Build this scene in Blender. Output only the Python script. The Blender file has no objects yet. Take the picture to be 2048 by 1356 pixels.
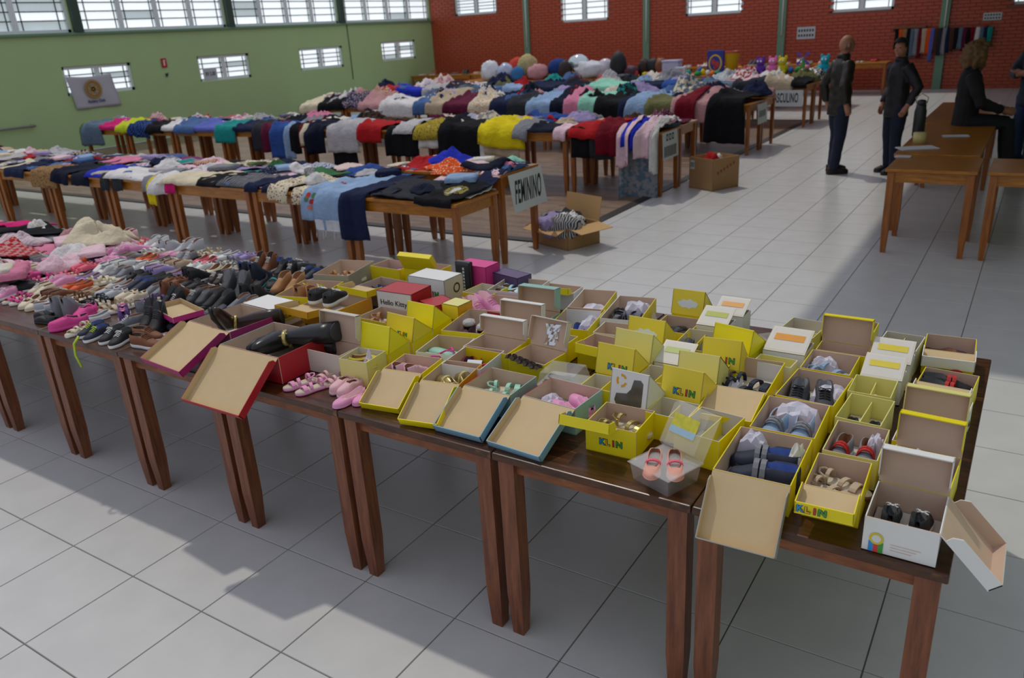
import bpy, bmesh, math, random
from math import sin, cos, pi, radians, sqrt
from mathutils import Vector, Matrix, noise
random.seed(7)
SC = bpy.context.scene
COL = SC.collection

# ---------------------------------------------------------------- camera
T = 0.45                                   # floor tile pitch in metres
CAM_F, CAM_YAW, CAM_PIT, CAM_ROL = 1587.25, -0.589953, 0.368778, -0.06162
CAM_P = Vector((2.9229, -2.2981, 2.0395))
_fw = Vector((sin(CAM_YAW)*cos(CAM_PIT), cos(CAM_YAW)*cos(CAM_PIT), -sin(CAM_PIT)))
_rt = Vector((cos(CAM_YAW), -sin(CAM_YAW), 0)); _up = _rt.cross(_fw)
CR = _rt*cos(CAM_ROL) + _up*sin(CAM_ROL); CU = -_rt*sin(CAM_ROL) + _up*cos(CAM_ROL)
cam = bpy.data.objects.new('camera', bpy.data.cameras.new('camera')); COL.objects.link(cam)
cam.matrix_world = Matrix(((CR.x, CU.x, -_fw.x, CAM_P.x), (CR.y, CU.y, -_fw.y, CAM_P.y), (CR.z, CU.z, -_fw.z, CAM_P.z), (0, 0, 0, 1)))
cam.data.sensor_width = 36; cam.data.lens = CAM_F/2048*36; cam.data.clip_start = .05; cam.data.clip_end = 200
cam.data.dof.use_dof = True; cam.data.dof.focus_distance = 2.7; cam.data.dof.aperture_fstop = 4.0
SC.camera = cam
def at(px, py, z):                         # the point at height z that lies along a line of sight
    d = CR*((px-1024)/CAM_F) + CU*((678-py)/CAM_F) + _fw
    return CAM_P + d*((z-CAM_P.z)/d.z)
def inframe(p, m=40):
    d = Vector(p)-CAM_P; w = d.dot(_fw)
    if w < .1: return False
    x = 1024+CAM_F*d.dot(CR)/w; y = 678-CAM_F*d.dot(CU)/w
    return -m < x < 2048+m and -m < y < 1356+m

# ---------------------------------------------------------------- world, sun, exposure
wd = bpy.data.worlds.new('overcast_sky'); SC.world = wd; wd.use_nodes = True
bg = wd.node_tree.nodes['Background']; bg.inputs['Color'].default_value = (.82, .84, 1.0, 1); bg.inputs['Strength'].default_value = .72
sun = bpy.data.objects.new('sun', bpy.data.lights.new('sun', 'SUN')); COL.objects.link(sun)
sun.rotation_euler = Vector((.43, -.27, -1)).to_track_quat('-Z', 'Y').to_euler()
sun.data.energy = 1.5; sun.data.angle = radians(1.6); sun.data.color = (1, .95, .83)
vs = SC.view_settings; vs.view_transform = 'Standard'; vs.look = 'None'; vs.gamma = 1; vs.use_curve_mapping = False; vs.exposure = -0.3

# ---------------------------------------------------------------- materials
def lin(c):
    if isinstance(c, str):
        c = c.lstrip('#'); c = [int(c[i:i+2], 16)/255 for i in (0, 2, 4)]
    return tuple((v/12.92 if v <= .04045 else ((v+.055)/1.055)**2.4) for v in c)
_M = {}
def N(nt, typ, **k):
    n = nt.nodes.new(typ)
    for a, b in k.items(): setattr(n, a, b)
    return n
def mat(name, col, rough=.6, metal=0, var=.12, scale=30, bump=0, bscale=None, spec=None, col2=None, pattern=None, coat=0, alpha=1, emit=0, trans=0, bdist=.004):
    key = (name, str(col), rough, pattern, str(col2))
    if key in _M: return _M[key]
    m = bpy.data.materials.new(name); m.use_nodes = True; nt = m.node_tree
    b = nt.nodes['Principled BSDF']; L = nt.links.new
    c = lin(col)
    b.inputs['Roughness'].default_value = rough; b.inputs['Metallic'].default_value = metal
    if spec is not None: b.inputs['Specular IOR Level'].default_value = spec
    if coat: b.inputs['Coat Weight'].default_value = coat; b.inputs['Coat Roughness'].default_value = .1
    if trans: b.inputs['Transmission Weight'].default_value = trans
    if alpha < 1: b.inputs['Alpha'].default_value = alpha
    if emit: b.inputs['Emission Color'].default_value = (*c, 1); b.inputs['Emission Strength'].default_value = emit
    tc = N(nt, 'ShaderNodeTexCoord'); no = N(nt, 'ShaderNodeTexNoise'); no.inputs['Scale'].default_value = scale; no.inputs['Detail'].default_value = 4
    L(tc.outputs['Object'], no.inputs['Vector'])
    mx = N(nt, 'ShaderNodeMix', data_type='RGBA')
    lo = tuple(v*(1-var) for v in c); hi = tuple(min(1, v*(1+var)) for v in c)
    mx.inputs[6].default_value = (*lo, 1); mx.inputs[7].default_value = (*hi, 1)
    L(no.outputs['Fac'], mx.inputs[0]); out = mx.outputs[2]
    if pattern:
        c2 = lin(col2)
        if pattern == 'stripe':
            t = N(nt, 'ShaderNodeTexWave'); t.inputs['Scale'].default_value = 14; t.inputs['Distortion'].default_value = 1; fac = t.outputs['Fac']
        elif pattern == 'plaid':
            t = N(nt, 'ShaderNodeTexChecker'); t.inputs['Scale'].default_value = 28; fac = t.outputs['Fac']
        else:
            t = N(nt, 'ShaderNodeTexNoise' if pattern == 'camo' else 'ShaderNodeTexVoronoi'); t.inputs['Scale'].default_value = 16 if pattern == 'camo' else 38
            fac = t.outputs['Fac'] if pattern == 'camo' else t.outputs['Distance']
        L(tc.outputs['Object'], t.inputs['Vector'])
        rp = N(nt, 'ShaderNodeValToRGB'); e = rp.color_ramp.elements
        p0, p1 = {'stripe': (.45, .55), 'plaid': (.4, .6), 'camo': (.47, .53), 'floral': (.28, .36)}[pattern]
        e[0].position = p0; e[1].position = p1; L(fac, rp.inputs['Fac'])
        m2 = N(nt, 'ShaderNodeMix', data_type='RGBA'); L(rp.outputs['Color'], m2.inputs[0]); m2.inputs[6].default_value = (*c2, 1); L(out, m2.inputs[7]); out = m2.outputs[2]
    L(out, b.inputs['Base Color'])
    if bump:
        n2 = N(nt, 'ShaderNodeTexNoise'); n2.inputs['Scale'].default_value = bscale or scale*4; n2.inputs['Detail'].default_value = 3; L(tc.outputs['Object'], n2.inputs['Vector'])
        bp = N(nt, 'ShaderNodeBump'); bp.inputs['Strength'].default_value = bump; bp.inputs['Distance'].default_value = bdist
        L(n2.outputs['Fac'], bp.inputs['Height']); L(bp.outputs['Normal'], b.inputs['Normal'])
    _M[key] = m
    return m
def wood(name, a, b_, rough=.4, sx=(1, 12, 12), scratch=None):
    if name in _M: return _M[name]
    m = bpy.data.materials.new(name); m.use_nodes = True; nt = m.node_tree; L = nt.links.new; b = nt.nodes['Principled BSDF']
    tc = N(nt, 'ShaderNodeTexCoord'); mp = N(nt, 'ShaderNodeMapping'); mp.inputs['Scale'].default_value = sx; L(tc.outputs['Object'], mp.inputs['Vector'])
    no = N(nt, 'ShaderNodeTexNoise'); no.inputs['Scale'].default_value = 3.5; no.inputs['Detail'].default_value = 8; no.inputs['Roughness'].default_value = .62; L(mp.outputs['Vector'], no.inputs['Vector'])
    rp = N(nt, 'ShaderNodeValToRGB'); e = rp.color_ramp.elements; e[0].position = .33; e[0].color = (*lin(a), 1); e[1].position = .68; e[1].color = (*lin(b_), 1); L(no.outputs['Fac'], rp.inputs['Fac'])
    out = rp.outputs['Color']
    if scratch:                              # pale worn scratches in the varnish
        mp2 = N(nt, 'ShaderNodeMapping'); mp2.inputs['Rotation'].default_value = (0, 0, .7); mp2.inputs['Scale'].default_value = (4, 60, 4); L(tc.outputs['Object'], mp2.inputs['Vector'])
        n2 = N(nt, 'ShaderNodeTexNoise'); n2.inputs['Scale'].default_value = 2; n2.inputs['Detail'].default_value = 5; L(mp2.outputs['Vector'], n2.inputs['Vector'])
        r2 = N(nt, 'ShaderNodeValToRGB'); r2.color_ramp.elements[0].position = .64; r2.color_ramp.elements[1].position = .72; L(n2.outputs['Fac'], r2.inputs['Fac'])
        mx = N(nt, 'ShaderNodeMix', data_type='RGBA'); L(r2.outputs['Color'], mx.inputs[0]); L(out, mx.inputs[6]); mx.inputs[7].default_value = (*lin(scratch), 1); out = mx.outputs[2]
    L(out, b.inputs['Base Color']); b.inputs['Roughness'].default_value = rough
    bp = N(nt, 'ShaderNodeBump'); bp.inputs['Strength'].default_value = .15; bp.inputs['Distance'].default_value = .003; L(no.outputs['Fac'], bp.inputs['Height']); L(bp.outputs['Normal'], b.inputs['Normal'])
    _M[name] = m
    return m
def cloth(col, pattern=None, col2=None):
    return mat('fabric_'+(pattern or 'plain'), col, .92, var=.25, scale=9, bump=.9, bscale=22, bdist=.02, spec=.15, pattern=pattern, col2=col2)

# ---------------------------------------------------------------- mesh helpers
class MB:
    def __init__(s): s.v = []; s.f = []; s.m = []
    def add(s, vs, fs, mi=0, M=None):
        o = len(s.v)
        for p in vs:
            p = Vector(p); s.v.append(M @ p if M else p)
        for f in fs: s.f.append(tuple(i+o for i in f)); s.m.append(mi)
        return s
    def box(s, c, d, mi=0, M=None, top=(1, 1)):
        x, y, z = [q/2 for q in d]; tx, ty = top
        vs = [(c[0]+i*x*(tx if k > 0 else 1), c[1]+j*y*(ty if k > 0 else 1), c[2]+k*z) for k in (-1, 1) for j in (-1, 1) for i in (-1, 1)]
        return s.add(vs, [(0, 2, 3, 1), (4, 5, 7, 6), (0, 1, 5, 4), (2, 6, 7, 3), (0, 4, 6, 2), (1, 3, 7, 5)], mi, M)
    def quad(s, a, b, c, d, mi=0): return s.add([a, b, c, d], [(0, 1, 2, 3)], mi)
    def slab(s, pts, n, t, mf=0, mb=0, me=None):      # polygon pts (front face, normal n), thickness t behind it
        n = Vector(n).normalized(); k = len(pts); P = [Vector(p) for p in pts]
        o = len(s.v); s.v += P+[p-n*t for p in P]
        ok = (P[1]-P[0]).cross(P[2]-P[1]).dot(n) > 0
        fr = tuple(range(k)); bk = tuple(range(2*k-1, k-1, -1))
        if not ok: fr = fr[::-1]; bk = bk[::-1]
        s.f += [tuple(i+o for i in fr), tuple(i+o for i in bk)]; s.m += [mf, mb]
        for i in range(k):
            j = (i+1) % k; s.f.append((o+i, o+j, o+k+j, o+k+i)[::(-1 if ok else 1)]); s.m.append(mb if me is None else me)
        return s
    def tube(s, pts, r, n=8, mi=0, cap=True):
        P = [Vector(p) for p in pts]; R = r if isinstance(r, (list, tuple)) else [r]*len(P); o = len(s.v); up = None
        for i, p in enumerate(P):
            t = (P[min(i+1, len(P)-1)]-P[max(i-1, 0)]).normalized()
            if up is None: up = Vector((0, 0, 1)) if abs(t.z) < .9 else Vector((1, 0, 0))
            a = t.cross(up).normalized(); b = a.cross(t); up = b
            for k in range(n): s.v.append(p+(a*cos(2*pi*k/n)+b*sin(2*pi*k/n))*R[i])
        for i in range(len(P)-1):
            for k in range(n): s.f.append((o+i*n+k, o+i*n+(k+1) % n, o+(i+1)*n+(k+1) % n, o+(i+1)*n+k)); s.m.append(mi)
        if cap:
            s.f += [tuple(o+k for k in range(n))[::-1], tuple(o+(len(P)-1)*n+k for k in range(n))]; s.m += [mi, mi]
        return s
    def lathe(s, prof, n=20, c=(0, 0, 0), mi=0):
        o = len(s.v); c = Vector(c)
        for r, z in prof:
            for k in range(n): s.v.append(c+Vector((r*cos(2*pi*k/n), r*sin(2*pi*k/n), z)))
        for i in range(len(prof)-1):
            for k in range(n): s.f.append((o+i*n+k, o+i*n+(k+1) % n, o+(i+1)*n+(k+1) % n, o+(i+1)*n+k)); s.m.append(mi)
        s.f += [tuple(o+k for k in range(n))[::-1], tuple(o+(len(prof)-1)*n+k for k in range(n))]; s.m += [mi, mi]
        return s
    def mesh(s, name, mats, smooth=False):
        me = bpy.data.meshes.new(name); me.from_pydata([tuple(p) for p in s.v], [], s.f)
        for m in (mats if isinstance(mats, (list, tuple)) else [mats]): me.materials.append(m)
        me.polygons.foreach_set('material_index', s.m)
        if smooth: me.polygons.foreach_set('use_smooth', [True]*len(s.f))
        me.update()
        return me
    def build(s, name, mats, parent=None, smooth=False, loc=None, rotz=0):
        return link(name, s.mesh(name, mats, smooth), parent, loc, rotz)
def link(name, me, parent=None, loc=None, rotz=0):
    o = bpy.data.objects.new(name, me); COL.objects.link(o)
    if parent: o.parent = parent
    if loc: o.location = loc
    if rotz: o.rotation_euler = (0, 0, rotz)
    return o
def tag(o, label, cat, group=None):
    o['label'] = label; o['category'] = cat
    if group: o['group'] = group
    return o
def thing(name, label, cat, loc=(0, 0, 0), rotz=0, group=None):
    o = bpy.data.objects.new(name, None); COL.objects.link(o); o.location = loc; o.rotation_euler = (0, 0, rotz); o.empty_display_size = .05
    return tag(o, label, cat, group)
def struct(o):
    o['kind'] = 'structure'; return o
def stuff(o):
    o['kind'] = 'stuff'; return o
def solid(o, t=.006, off=0):
    m = o.modifiers.new('thickness', 'SOLIDIFY'); m.thickness = t; m.offset = off; return o
def bevel(o, w=.004, seg=2):
    m = o.modifiers.new('edge', 'BEVEL'); m.width = w; m.segments = seg; m.limit_method = 'ANGLE'; return o
def text(s, size, m, parent, loc, rot, name='lettering', sx=1, bold=.0, ext=.0006, align='CENTER', space=1.0):
    cu = bpy.data.curves.new('t', 'FONT'); cu.body = s; cu.size = size; cu.align_x = align; cu.align_y = 'CENTER'; cu.offset = bold; cu.extrude = ext; cu.space_character = space
    tmp = bpy.data.objects.new('t', cu); COL.objects.link(tmp); dg = bpy.context.evaluated_depsgraph_get()
    me = bpy.data.meshes.new_from_object(tmp.evaluated_get(dg)); bpy.data.objects.remove(tmp); bpy.data.curves.remove(cu)
    me.transform(Matrix.Diagonal((sx, 1, 1, 1))); me.materials.clear(); me.materials.append(m); me.name = name
    o = link(name, me, parent); o.location = loc; o.rotation_euler = rot
    return o
# ================================================================ the setting
BACK_Y, LEFT_X, RIGHT_X = 22.0, -16.0, 6.2
WX1, WY0, WY1 = -1.03, 4.52, 15.1              # edges of the wooden dance floor
m_grout = mat('grout', '#6b6a62', .8, var=.2)
def tile_mat():
    m = bpy.data.materials.new('ceramic_tile'); m.use_nodes = True; nt = m.node_tree; L = nt.links.new; b = nt.nodes['Principled BSDF']
    g = N(nt, 'ShaderNodeNewGeometry'); oi = N(nt, 'ShaderNodeObjectInfo')
    n1 = N(nt, 'ShaderNodeTexNoise'); n1.inputs['Scale'].default_value = 5; n1.inputs['Detail'].default_value = 6; L(g.outputs['Position'], n1.inputs['Vector'])
    mx = N(nt, 'ShaderNodeMix', data_type='RGBA'); mx.inputs[6].default_value = (*lin('#bdbdbc'), 1); mx.inputs[7].default_value = (*lin('#cfcfcd'), 1); L(n1.outputs['Fac'], mx.inputs[0]); L(mx.outputs[2], b.inputs['Base Color'])
    b.inputs['Roughness'].default_value = .26; b.inputs['Specular IOR Level'].default_value = .22
    n2 = N(nt, 'ShaderNodeTexNoise'); n2.inputs['Scale'].default_value = 45; n2.inputs['Detail'].default_value = 3; L(g.outputs['Position'], n2.inputs['Vector'])
    bp = N(nt, 'ShaderNodeBump'); bp.inputs['Strength'].default_value = .12; bp.inputs['Distance'].default_value = .003; L(n2.outputs['Fac'], bp.inputs['Height']); L(bp.outputs['Normal'], b.inputs['Normal'])
    return m
m_tile = tile_mat()
floor = struct(MB().box(((LEFT_X+RIGHT_X)/2, 8.5, -.1035), (RIGHT_X-LEFT_X, 27.2, .2)).build('floor', m_grout))
def tile_mb(mb, x, y):
    h, c = T/2-.0022, .0015
    mb.add([(x-h, y-h, -.0035), (x+h, y-h, -.0035), (x+h, y+h, -.0035), (x-h, y+h, -.0035), (x-h+c, y-h+c, 0), (x+h-c, y-h+c, 0), (x+h-c, y+h-c, 0), (x-h+c, y+h-c, 0)],
           [(4, 5, 6, 7), (0, 1, 5, 4), (1, 2, 6, 5), (2, 3, 7, 6), (3, 0, 4, 7)])
cells = []
for i in range(int(LEFT_X/T), int(RIGHT_X/T)):
    for j in range(-10, int(BACK_Y/T)+1):
        x, y = (i+.5)*T, (j+.5)*T
        if x < WX1-.1 and WY0+.1 < y < WY1-.1: continue
        cells.append((x, y))
cells.sort(key=lambda c: (0 if inframe((c[0], c[1], 0)) else 1, (Vector((c[0], c[1], 0))-CAM_P).length))
tm = MB(); tile_mb(tm, 0, 0); tile_me = tm.mesh('tile', m_tile)
for x, y in cells[:300]: link('tile', tile_me, floor, (x, y, 0))
fm = MB()
for x, y in cells[300:]: tile_mb(fm, x, y)
stuff(fm.build('tile_field', m_tile, floor))
# wooden dance floor
def parquet():
    m = bpy.data.materials.new('parquet'); m.use_nodes = True; nt = m.node_tree; L = nt.links.new; b = nt.nodes['Principled BSDF']
    g = N(nt, 'ShaderNodeNewGeometry'); br = N(nt, 'ShaderNodeTexBrick'); br.inputs['Scale'].default_value = 1; br.inputs['Brick Width'].default_value = .55; br.inputs['Row Height'].default_value = .075
    br.inputs['Mortar Size'].default_value = .003; br.inputs['Color1'].default_value = (*lin('#8d7663'), 1); br.inputs['Color2'].default_value = (*lin('#6f5949'), 1); br.inputs['Mortar'].default_value = (*lin('#3a2d25'), 1)
    L(g.outputs['Position'], br.inputs['Vector'])
    mp = N(nt, 'ShaderNodeMapping'); mp.inputs['Scale'].default_value = (1.5, 18, 1); L(g.outputs['Position'], mp.inputs['Vector'])
    n = N(nt, 'ShaderNodeTexNoise'); n.inputs['Scale'].default_value = 3; n.inputs['Detail'].default_value = 6; L(mp.outputs['Vector'], n.inputs['Vector'])
    mx = N(nt, 'ShaderNodeMix', data_type='RGBA', blend_type='OVERLAY'); mx.inputs[0].default_value = .6; L(br.outputs['Color'], mx.inputs[6]); L(n.outputs['Fac'], mx.inputs[7]); L(mx.outputs[2], b.inputs['Base Color'])
    b.inputs['Roughness'].default_value = .42
    return m
pq = MB().box(((LEFT_X+.3+WX1)/2, (WY0+WY1)/2, -.001), (WX1-LEFT_X-.3, WY1-WY0, .006)).build('parquet_panel', parquet(), floor)
m_dk = mat('dark_border', '#2b2523', .5)
for k, (c, d) in enumerate([((WX1-.06, (WY0+WY1)/2, .002), (.12, WY1-WY0, .014)), (((LEFT_X+.3+WX1)/2, WY0+.06, .002), (WX1-LEFT_X-.3, .12, .014)), (((LEFT_X+.3+WX1)/2, WY1-.06, .002), (WX1-LEFT_X-.3, .12, .014))]):
    MB().box(c, d).build('border_strip', m_dk, floor)

def wall_cells(mb, a0, a1, z0, z1, holes, place, th):
    """fill the rectangle a0..a1 x z0..z1 with boxes, leaving the holes (a,b,z,z) open"""
    A = sorted({a0, a1, *[h[0] for h in holes], *[h[1] for h in holes]}); Zs = sorted({z0, z1, *[h[2] for h in holes], *[h[3] for h in holes]})
    for zi in range(len(Zs)-1):
        run = None
        for ai in range(len(A)-1):
            am, zm = (A[ai]+A[ai+1])/2, (Zs[zi]+Zs[zi+1])/2
            solid_ = not any(h[0] < am < h[1] and h[2] < zm < h[3] for h in holes)
            if solid_ and run is None: run = A[ai]
            if run is not None and (not solid_ or ai == len(A)-2):
                end = A[ai+1] if solid_ else A[ai]
                place(mb, (run+end)/2, (Zs[zi]+Zs[zi+1])/2, end-run, Zs[zi+1]-Zs[zi], th); run = None
m_green = mat('green_paint', '#acc88b', .6, var=.07, scale=1.3, bump=.1, bscale=60)
m_greentrim = mat('green_trim', '#6d9378', .55, var=.06)
m_frame = mat('window_paint', '#dfe8e4', .5)
m_bar = mat('steel_bar', '#2e3535', .5)
m_pane = mat('frosted_pane_glow', '#eef6fb', .3, var=.05, scale=2, emit=1.05)  # daylight behind the glass is put in as the pane's own glow
m_pane2 = mat('frosted_pane_dim_glow', '#b9c6c9', .3, var=.25, scale=3, emit=.75)  # darker pane with a weaker daylight glow of its own
LW = [(8.25, 9.98, 1.24, 1.88), (11.9, 13.62, 1.27, 1.91), (15.5, 17.35, 1.31, 1.94), (19.2, 21.0, 1.36, 1.98)]     # low windows, green wall
UW = [(4.0, 8.72, 2.6, 3.5), (8.95, 13.05, 2.6, 3.5), (13.25, 17.35, 2.6, 3.5), (17.55, 21.95, 2.6, 3.5)]             # clerestory
mb = MB()
wall_cells(mb, -5, BACK_Y+.2, 0, 4.2, LW+UW, lambda m, a, z, w, h, th: m.box((LEFT_X-th/2, a, z), (th, w, h)), .22)
wall_left = struct(mb.build('wall_left', m_green))
# back wall: plaster core with real bricks in front
RW = [(-14.9, -13.15, 2.66, 3.5), (-10.7, -8.97, 2.22, 3.5), (-6.44, -4.7, 2.17, 3.5), (-2.33, -.73, 2.02, 3.5), (1.9, 3.5, 1.95, 3.5)]
mb = MB()
wall_cells(mb, LEFT_X-.2, RIGHT_X, 0, 4.2, RW, lambda m, a, z, w, h, th: m.box((a, BACK_Y+.01+th/2, z), (w, th, h)), .22)
wall_back = struct(mb.build('wall_back', mat('mortar', '#8d5747', .85)))
m_brick = mat('brick', '#b54a2a', .38, var=.25, scale=7, bump=.2)
PIL = [-11.96, -7.66, -3.57, .5]
bw, bh, gp = .27, .085, .012
bricks = []
r = 0; z = .01
while z < 4.1:
    x = LEFT_X+.02-(bw/2 if r % 2 else 0)
    while x < RIGHT_X:
        x0, x1 = max(x, LEFT_X+.02), min(x+bw-gp, RIGHT_X)
        if x1-x0 > .04 and not any(h[0]-.02 < (x0+x1)/2 < h[1]+.02 and h[2]-.03 < z+bh/2 < h[3] for h in RW): bricks.append(((x0+x1)/2, z+(bh-gp)/2, x1-x0))
        x += bw
    z += bh; r += 1
def brick_mb(m, x, z, w):
    y0, y1, c, h = BACK_Y+.012, BACK_Y-.004, .004, (bh-gp)/2; w /= 2
    m.add([(x-w, y0, z-h), (x+w, y0, z-h), (x+w, y0, z+h), (x-w, y0, z+h), (x-w+c, y1, z-h+c), (x+w-c, y1, z-h+c), (x+w-c, y1, z+h-c), (x-w+c, y1, z+h-c)],
          [(4, 5, 6, 7), (0, 1, 5, 4), (1, 2, 6, 5), (2, 3, 7, 6), (3, 0, 4, 7)])
full = [b for b in bricks if abs(b[2]-(bw-gp)) < 1e-3 and inframe((b[0], BACK_Y, b[1]), 0) and b[1] > 1.15]
full.sort(key=lambda b: (Vector((b[0], BACK_Y, b[1]))-CAM_P).length); full = full[:300]; fs = set(full)
tm = MB(); brick_mb(tm, 0, 0, bw-gp); bme = tm.mesh('brick', m_brick)
for b in full: link('brick', bme, wall_back, (b[0], 0, b[1]))
fm = MB()
for b in bricks:
    if b not in fs: brick_mb(fm, *b)
stuff(fm.build('brick_field', m_brick, wall_back))
for k, x in enumerate(PIL):
    c = struct(MB().box((x, BACK_Y-.03, 2.1), (.2, .1, 4.2)).build('trim_%d' % (k+1), m_greentrim)); bevel(c)
    MB().tube([(x+.02, BACK_Y-.1, 4.1), (x+.02, BACK_Y-.1, 1.5)], .02, 8).build('conduit', m_frame, c, True)
c = struct(MB().box((LEFT_X+.03, 9, 2.575), (.1, 27, .05)).build('trim_5', m_greentrim))
for k, y in enumerate([8.835, 13.15, 17.45]):
    struct(MB().box((LEFT_X+.05, y, 3.4), (.12, .2, 1.6)).build('trim_%d' % (6+k), mat('dark_green', '#35493b', .6)))
def window(n, plane, a0, a1, z0, z1, cols, rows, shade=0):
    """louvred steel window with frosted, self-glowing panes set in the wall; plane 'L' (left wall) or 'B' (back wall)"""
    P = (lambda a, d, z: (LEFT_X-.1+d, a, z)) if plane == 'L' else (lambda a, d, z: (a, BACK_Y+.11-d, z))
    D = (lambda w, t, h: (t, w, h)) if plane == 'L' else (lambda w, t, h: (w, t, h))
    root = bpy.data.objects.new('window_%d' % n, None); COL.objects.link(root); root.location = P((a0+a1)/2, 0, z0); struct(root)
    off = -Vector(root.location)
    def bx(name, m, lst, par=root):
        q = MB()
        for c, d in lst: q.box(Vector(c)+off, d)
        return q.build(name, m, par)
    f = .07
    bx('frame', m_frame, [(P((a0+a1)/2, 0, z0+f/2), D(a1-a0, .1, f)), (P((a0+a1)/2, 0, z1-f/2), D(a1-a0, .1, f)), (P(a0+f/2, 0, (z0+z1)/2), D(f, .1, z1-z0)), (P(a1-f/2, 0, (z0+z1)/2), D(f, .1, z1-z0))])
    cw = (a1-a0-2*f)/cols; rh = (z1-z0-2*f)/rows
    for c in range(1, cols): bx('mullion', m_frame, [(P(a0+f+c*cw, 0, (z0+z1)/2), D(.13, .08, z1-z0-2*f))])
    for r in range(1, rows): bx('glazing_bar', m_bar, [(P((a0+a1)/2, .012, z0+f+r*rh), D(a1-a0-2*f, .05, .022))])
    for c in range(cols):
        for sx in (.14, .86) if plane == 'L' else (.1, .9): bx('lever_bar', m_bar, [(P(a0+f+(c+sx)*cw, .03, (z0+z1)/2), D(.02, .02, z1-z0-2*f))])
        for r in range(rows):
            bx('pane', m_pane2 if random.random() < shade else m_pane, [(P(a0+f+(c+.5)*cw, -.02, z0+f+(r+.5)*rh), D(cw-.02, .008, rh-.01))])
n = 1
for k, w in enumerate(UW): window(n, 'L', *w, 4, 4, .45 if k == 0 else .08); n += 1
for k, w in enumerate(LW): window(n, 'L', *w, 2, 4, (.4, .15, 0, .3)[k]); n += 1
for w in RW: window(n, 'B', *w, 2, 7, .0); n += 1
# right wall and an unseen part roof added to dim the right-hand aisle
struct(MB().box((RIGHT_X+.1, 9, 2.1), (.2, 27, 4.2)).build('wall_right', m_green))
struct(MB().box((3.2, 13.0, 3.75), (6.2, 18.4, .16)).build('shade_roof', mat('shade_roof_board', '#8b8a80', .8)))  # added out of view to hold back sky and sun here

# ================================================================ tables
w_old = wood('wood_old_varnish', '#2a1609', '#5a3418', .28, (2, 14, 14), '#8a5a2c')
w_oldleg = wood('wood_old_leg', '#63351f', '#8f5536', .4, (14, 14, 1.2))
w_oldedge = wood('wood_old_edge', '#6e3b20', '#96592f', .5, (3, 14, 14), '#a9764a')
w_or = wood('wood_orange', '#8a5012', '#b5761f', .3, (2, 16, 16))
w_orleg = wood('wood_orange_leg', '#7c4216', '#a86526', .4, (14, 14, 1.2))
TABLES = []
def table(x0, x1, y0, y1, z, top, leg, apron, label, group, lw=.055, ap=.1, rot=0):
    cx, cy = (x0+x1)/2, (y0+y1)/2; w, d = x1-x0, y1-y0
    t = thing('wooden_table', label, 'table', (cx, cy, 0), rot, group)
    o = MB().box((0, 0, z-.014), (w, d, .028)).build('tabletop', top, t); bevel(o, .005)
    ins = .045
    for sx in (-1, 1): MB().box((sx*(w/2-ins), 0, z-.028-ap/2), (.024, d-2*ins-lw, ap)).build('apron', apron, t)
    for sy in (-1, 1): MB().box((0, sy*(d/2-ins), z-.028-ap/2), (w-2*ins-lw, .024, ap)).build('apron', apron, t)
    for sx in (-1, 1):
        for sy in (-1, 1):
            q = MB(); q.box((sx*(w/2-ins), sy*(d/2-ins), (z-.028)*.62), (lw, lw, (z-.028)*.76))
            q.box((sx*(w/2-ins), sy*(d/2-ins), (z-.028)*.12), (lw*.72, lw*.72, (z-.028)*.24), top=(1/.72, 1/.72)); q.build('leg', leg, t)
    TABLES.append((t, w, d, z)); return t
FZ = .75
fx = [2.905, 2.25, 1.56, .86, .14, -.56, -1.26, -1.97, -2.67, -3.38, -4.08, -4.78, -5.5]
FL = ['under the white badge box at the row end', 'under the clear clamshell and the logo boxes', 'under the mint box with a blue leaning lid', 'under the pale pink jelly shoes and red bow shoes', 'under the red boot box', 'under the magenta boot box and the brown sneakers', 'under the pink clogs and lime-laced sneakers', 'under the pale loose shoes']
for k, (a, b) in enumerate(zip(fx[1:], fx[:-1])):
    table(a+.001, b-.001, -.43, 1.06, FZ, w_old, w_oldleg, w_oldedge, 'dark scratched wooden table '+(FL[k] if k < 8 else 'under the children\'s clothes'), None if k < 8 else 'dark tables under the children\'s clothes', .06, .05)
MX = [-1.08, -2.36, -3.7, -5.0, -6.22, -7.5, -8.8, -10.1, -11.4]
MZ, M2Z = .715, .84
ML = ['with the black emblem t-shirt at its corner', 'with light jeans and flower-print shorts hanging', 'with the cream linen blouse at its edge', 'with the charcoal trouser legs hanging from it', 'with the brown flower-print blouse hanging']
for k, (a, b) in enumerate(zip(MX[1:], MX[:-1])):
    table(a+.01, b-.01, 2.98, 3.63, MZ, w_or, w_orleg, w_or, 'orange wooden table '+(ML[k] if k < 5 else 'in the outer line of the women\'s row, far from the sign'), None if k < 5 else 'outer line tables far from the sign')
    if b > -2: table(a+.01, b-.01, 3.68, 4.34, M2Z, w_or, w_orleg, w_or, 'taller orange wooden table carrying the FEMININO sign', None)
    else: table(a+.01, b-.01, 3.68, 4.34, MZ, w_or, w_orleg, w_or, 'orange wooden table in the inner line of the women\'s clothes row', 'inner line tables of the women\'s row')
def row_tables(x0, x1, y0, rot, z, n, depth, label, group):
    L = (x1-x0)/n
    for i in range(n):
        for k in range(2):
            xc = x0+(i+.5)*L; s, c = sin(rot), cos(rot); yc = depth/4+k*depth/2
            wx = xc-x1; X, Y = x1+wx*c-yc*s, y0+wx*s+yc*c
            t = table(X-L/2+.01, X+L/2-.01, Y-depth/4+.01, Y+depth/4-.01, z, w_or, w_orleg, w_or, label, group, rot=rot)
R2R = .045
row_tables(-12.6, -.9, 6.98, R2R, .79, 9, 1.4, 'orange wooden table under the clothes row with the yellow tee', 'tables under the row with the yellow tee')
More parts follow.
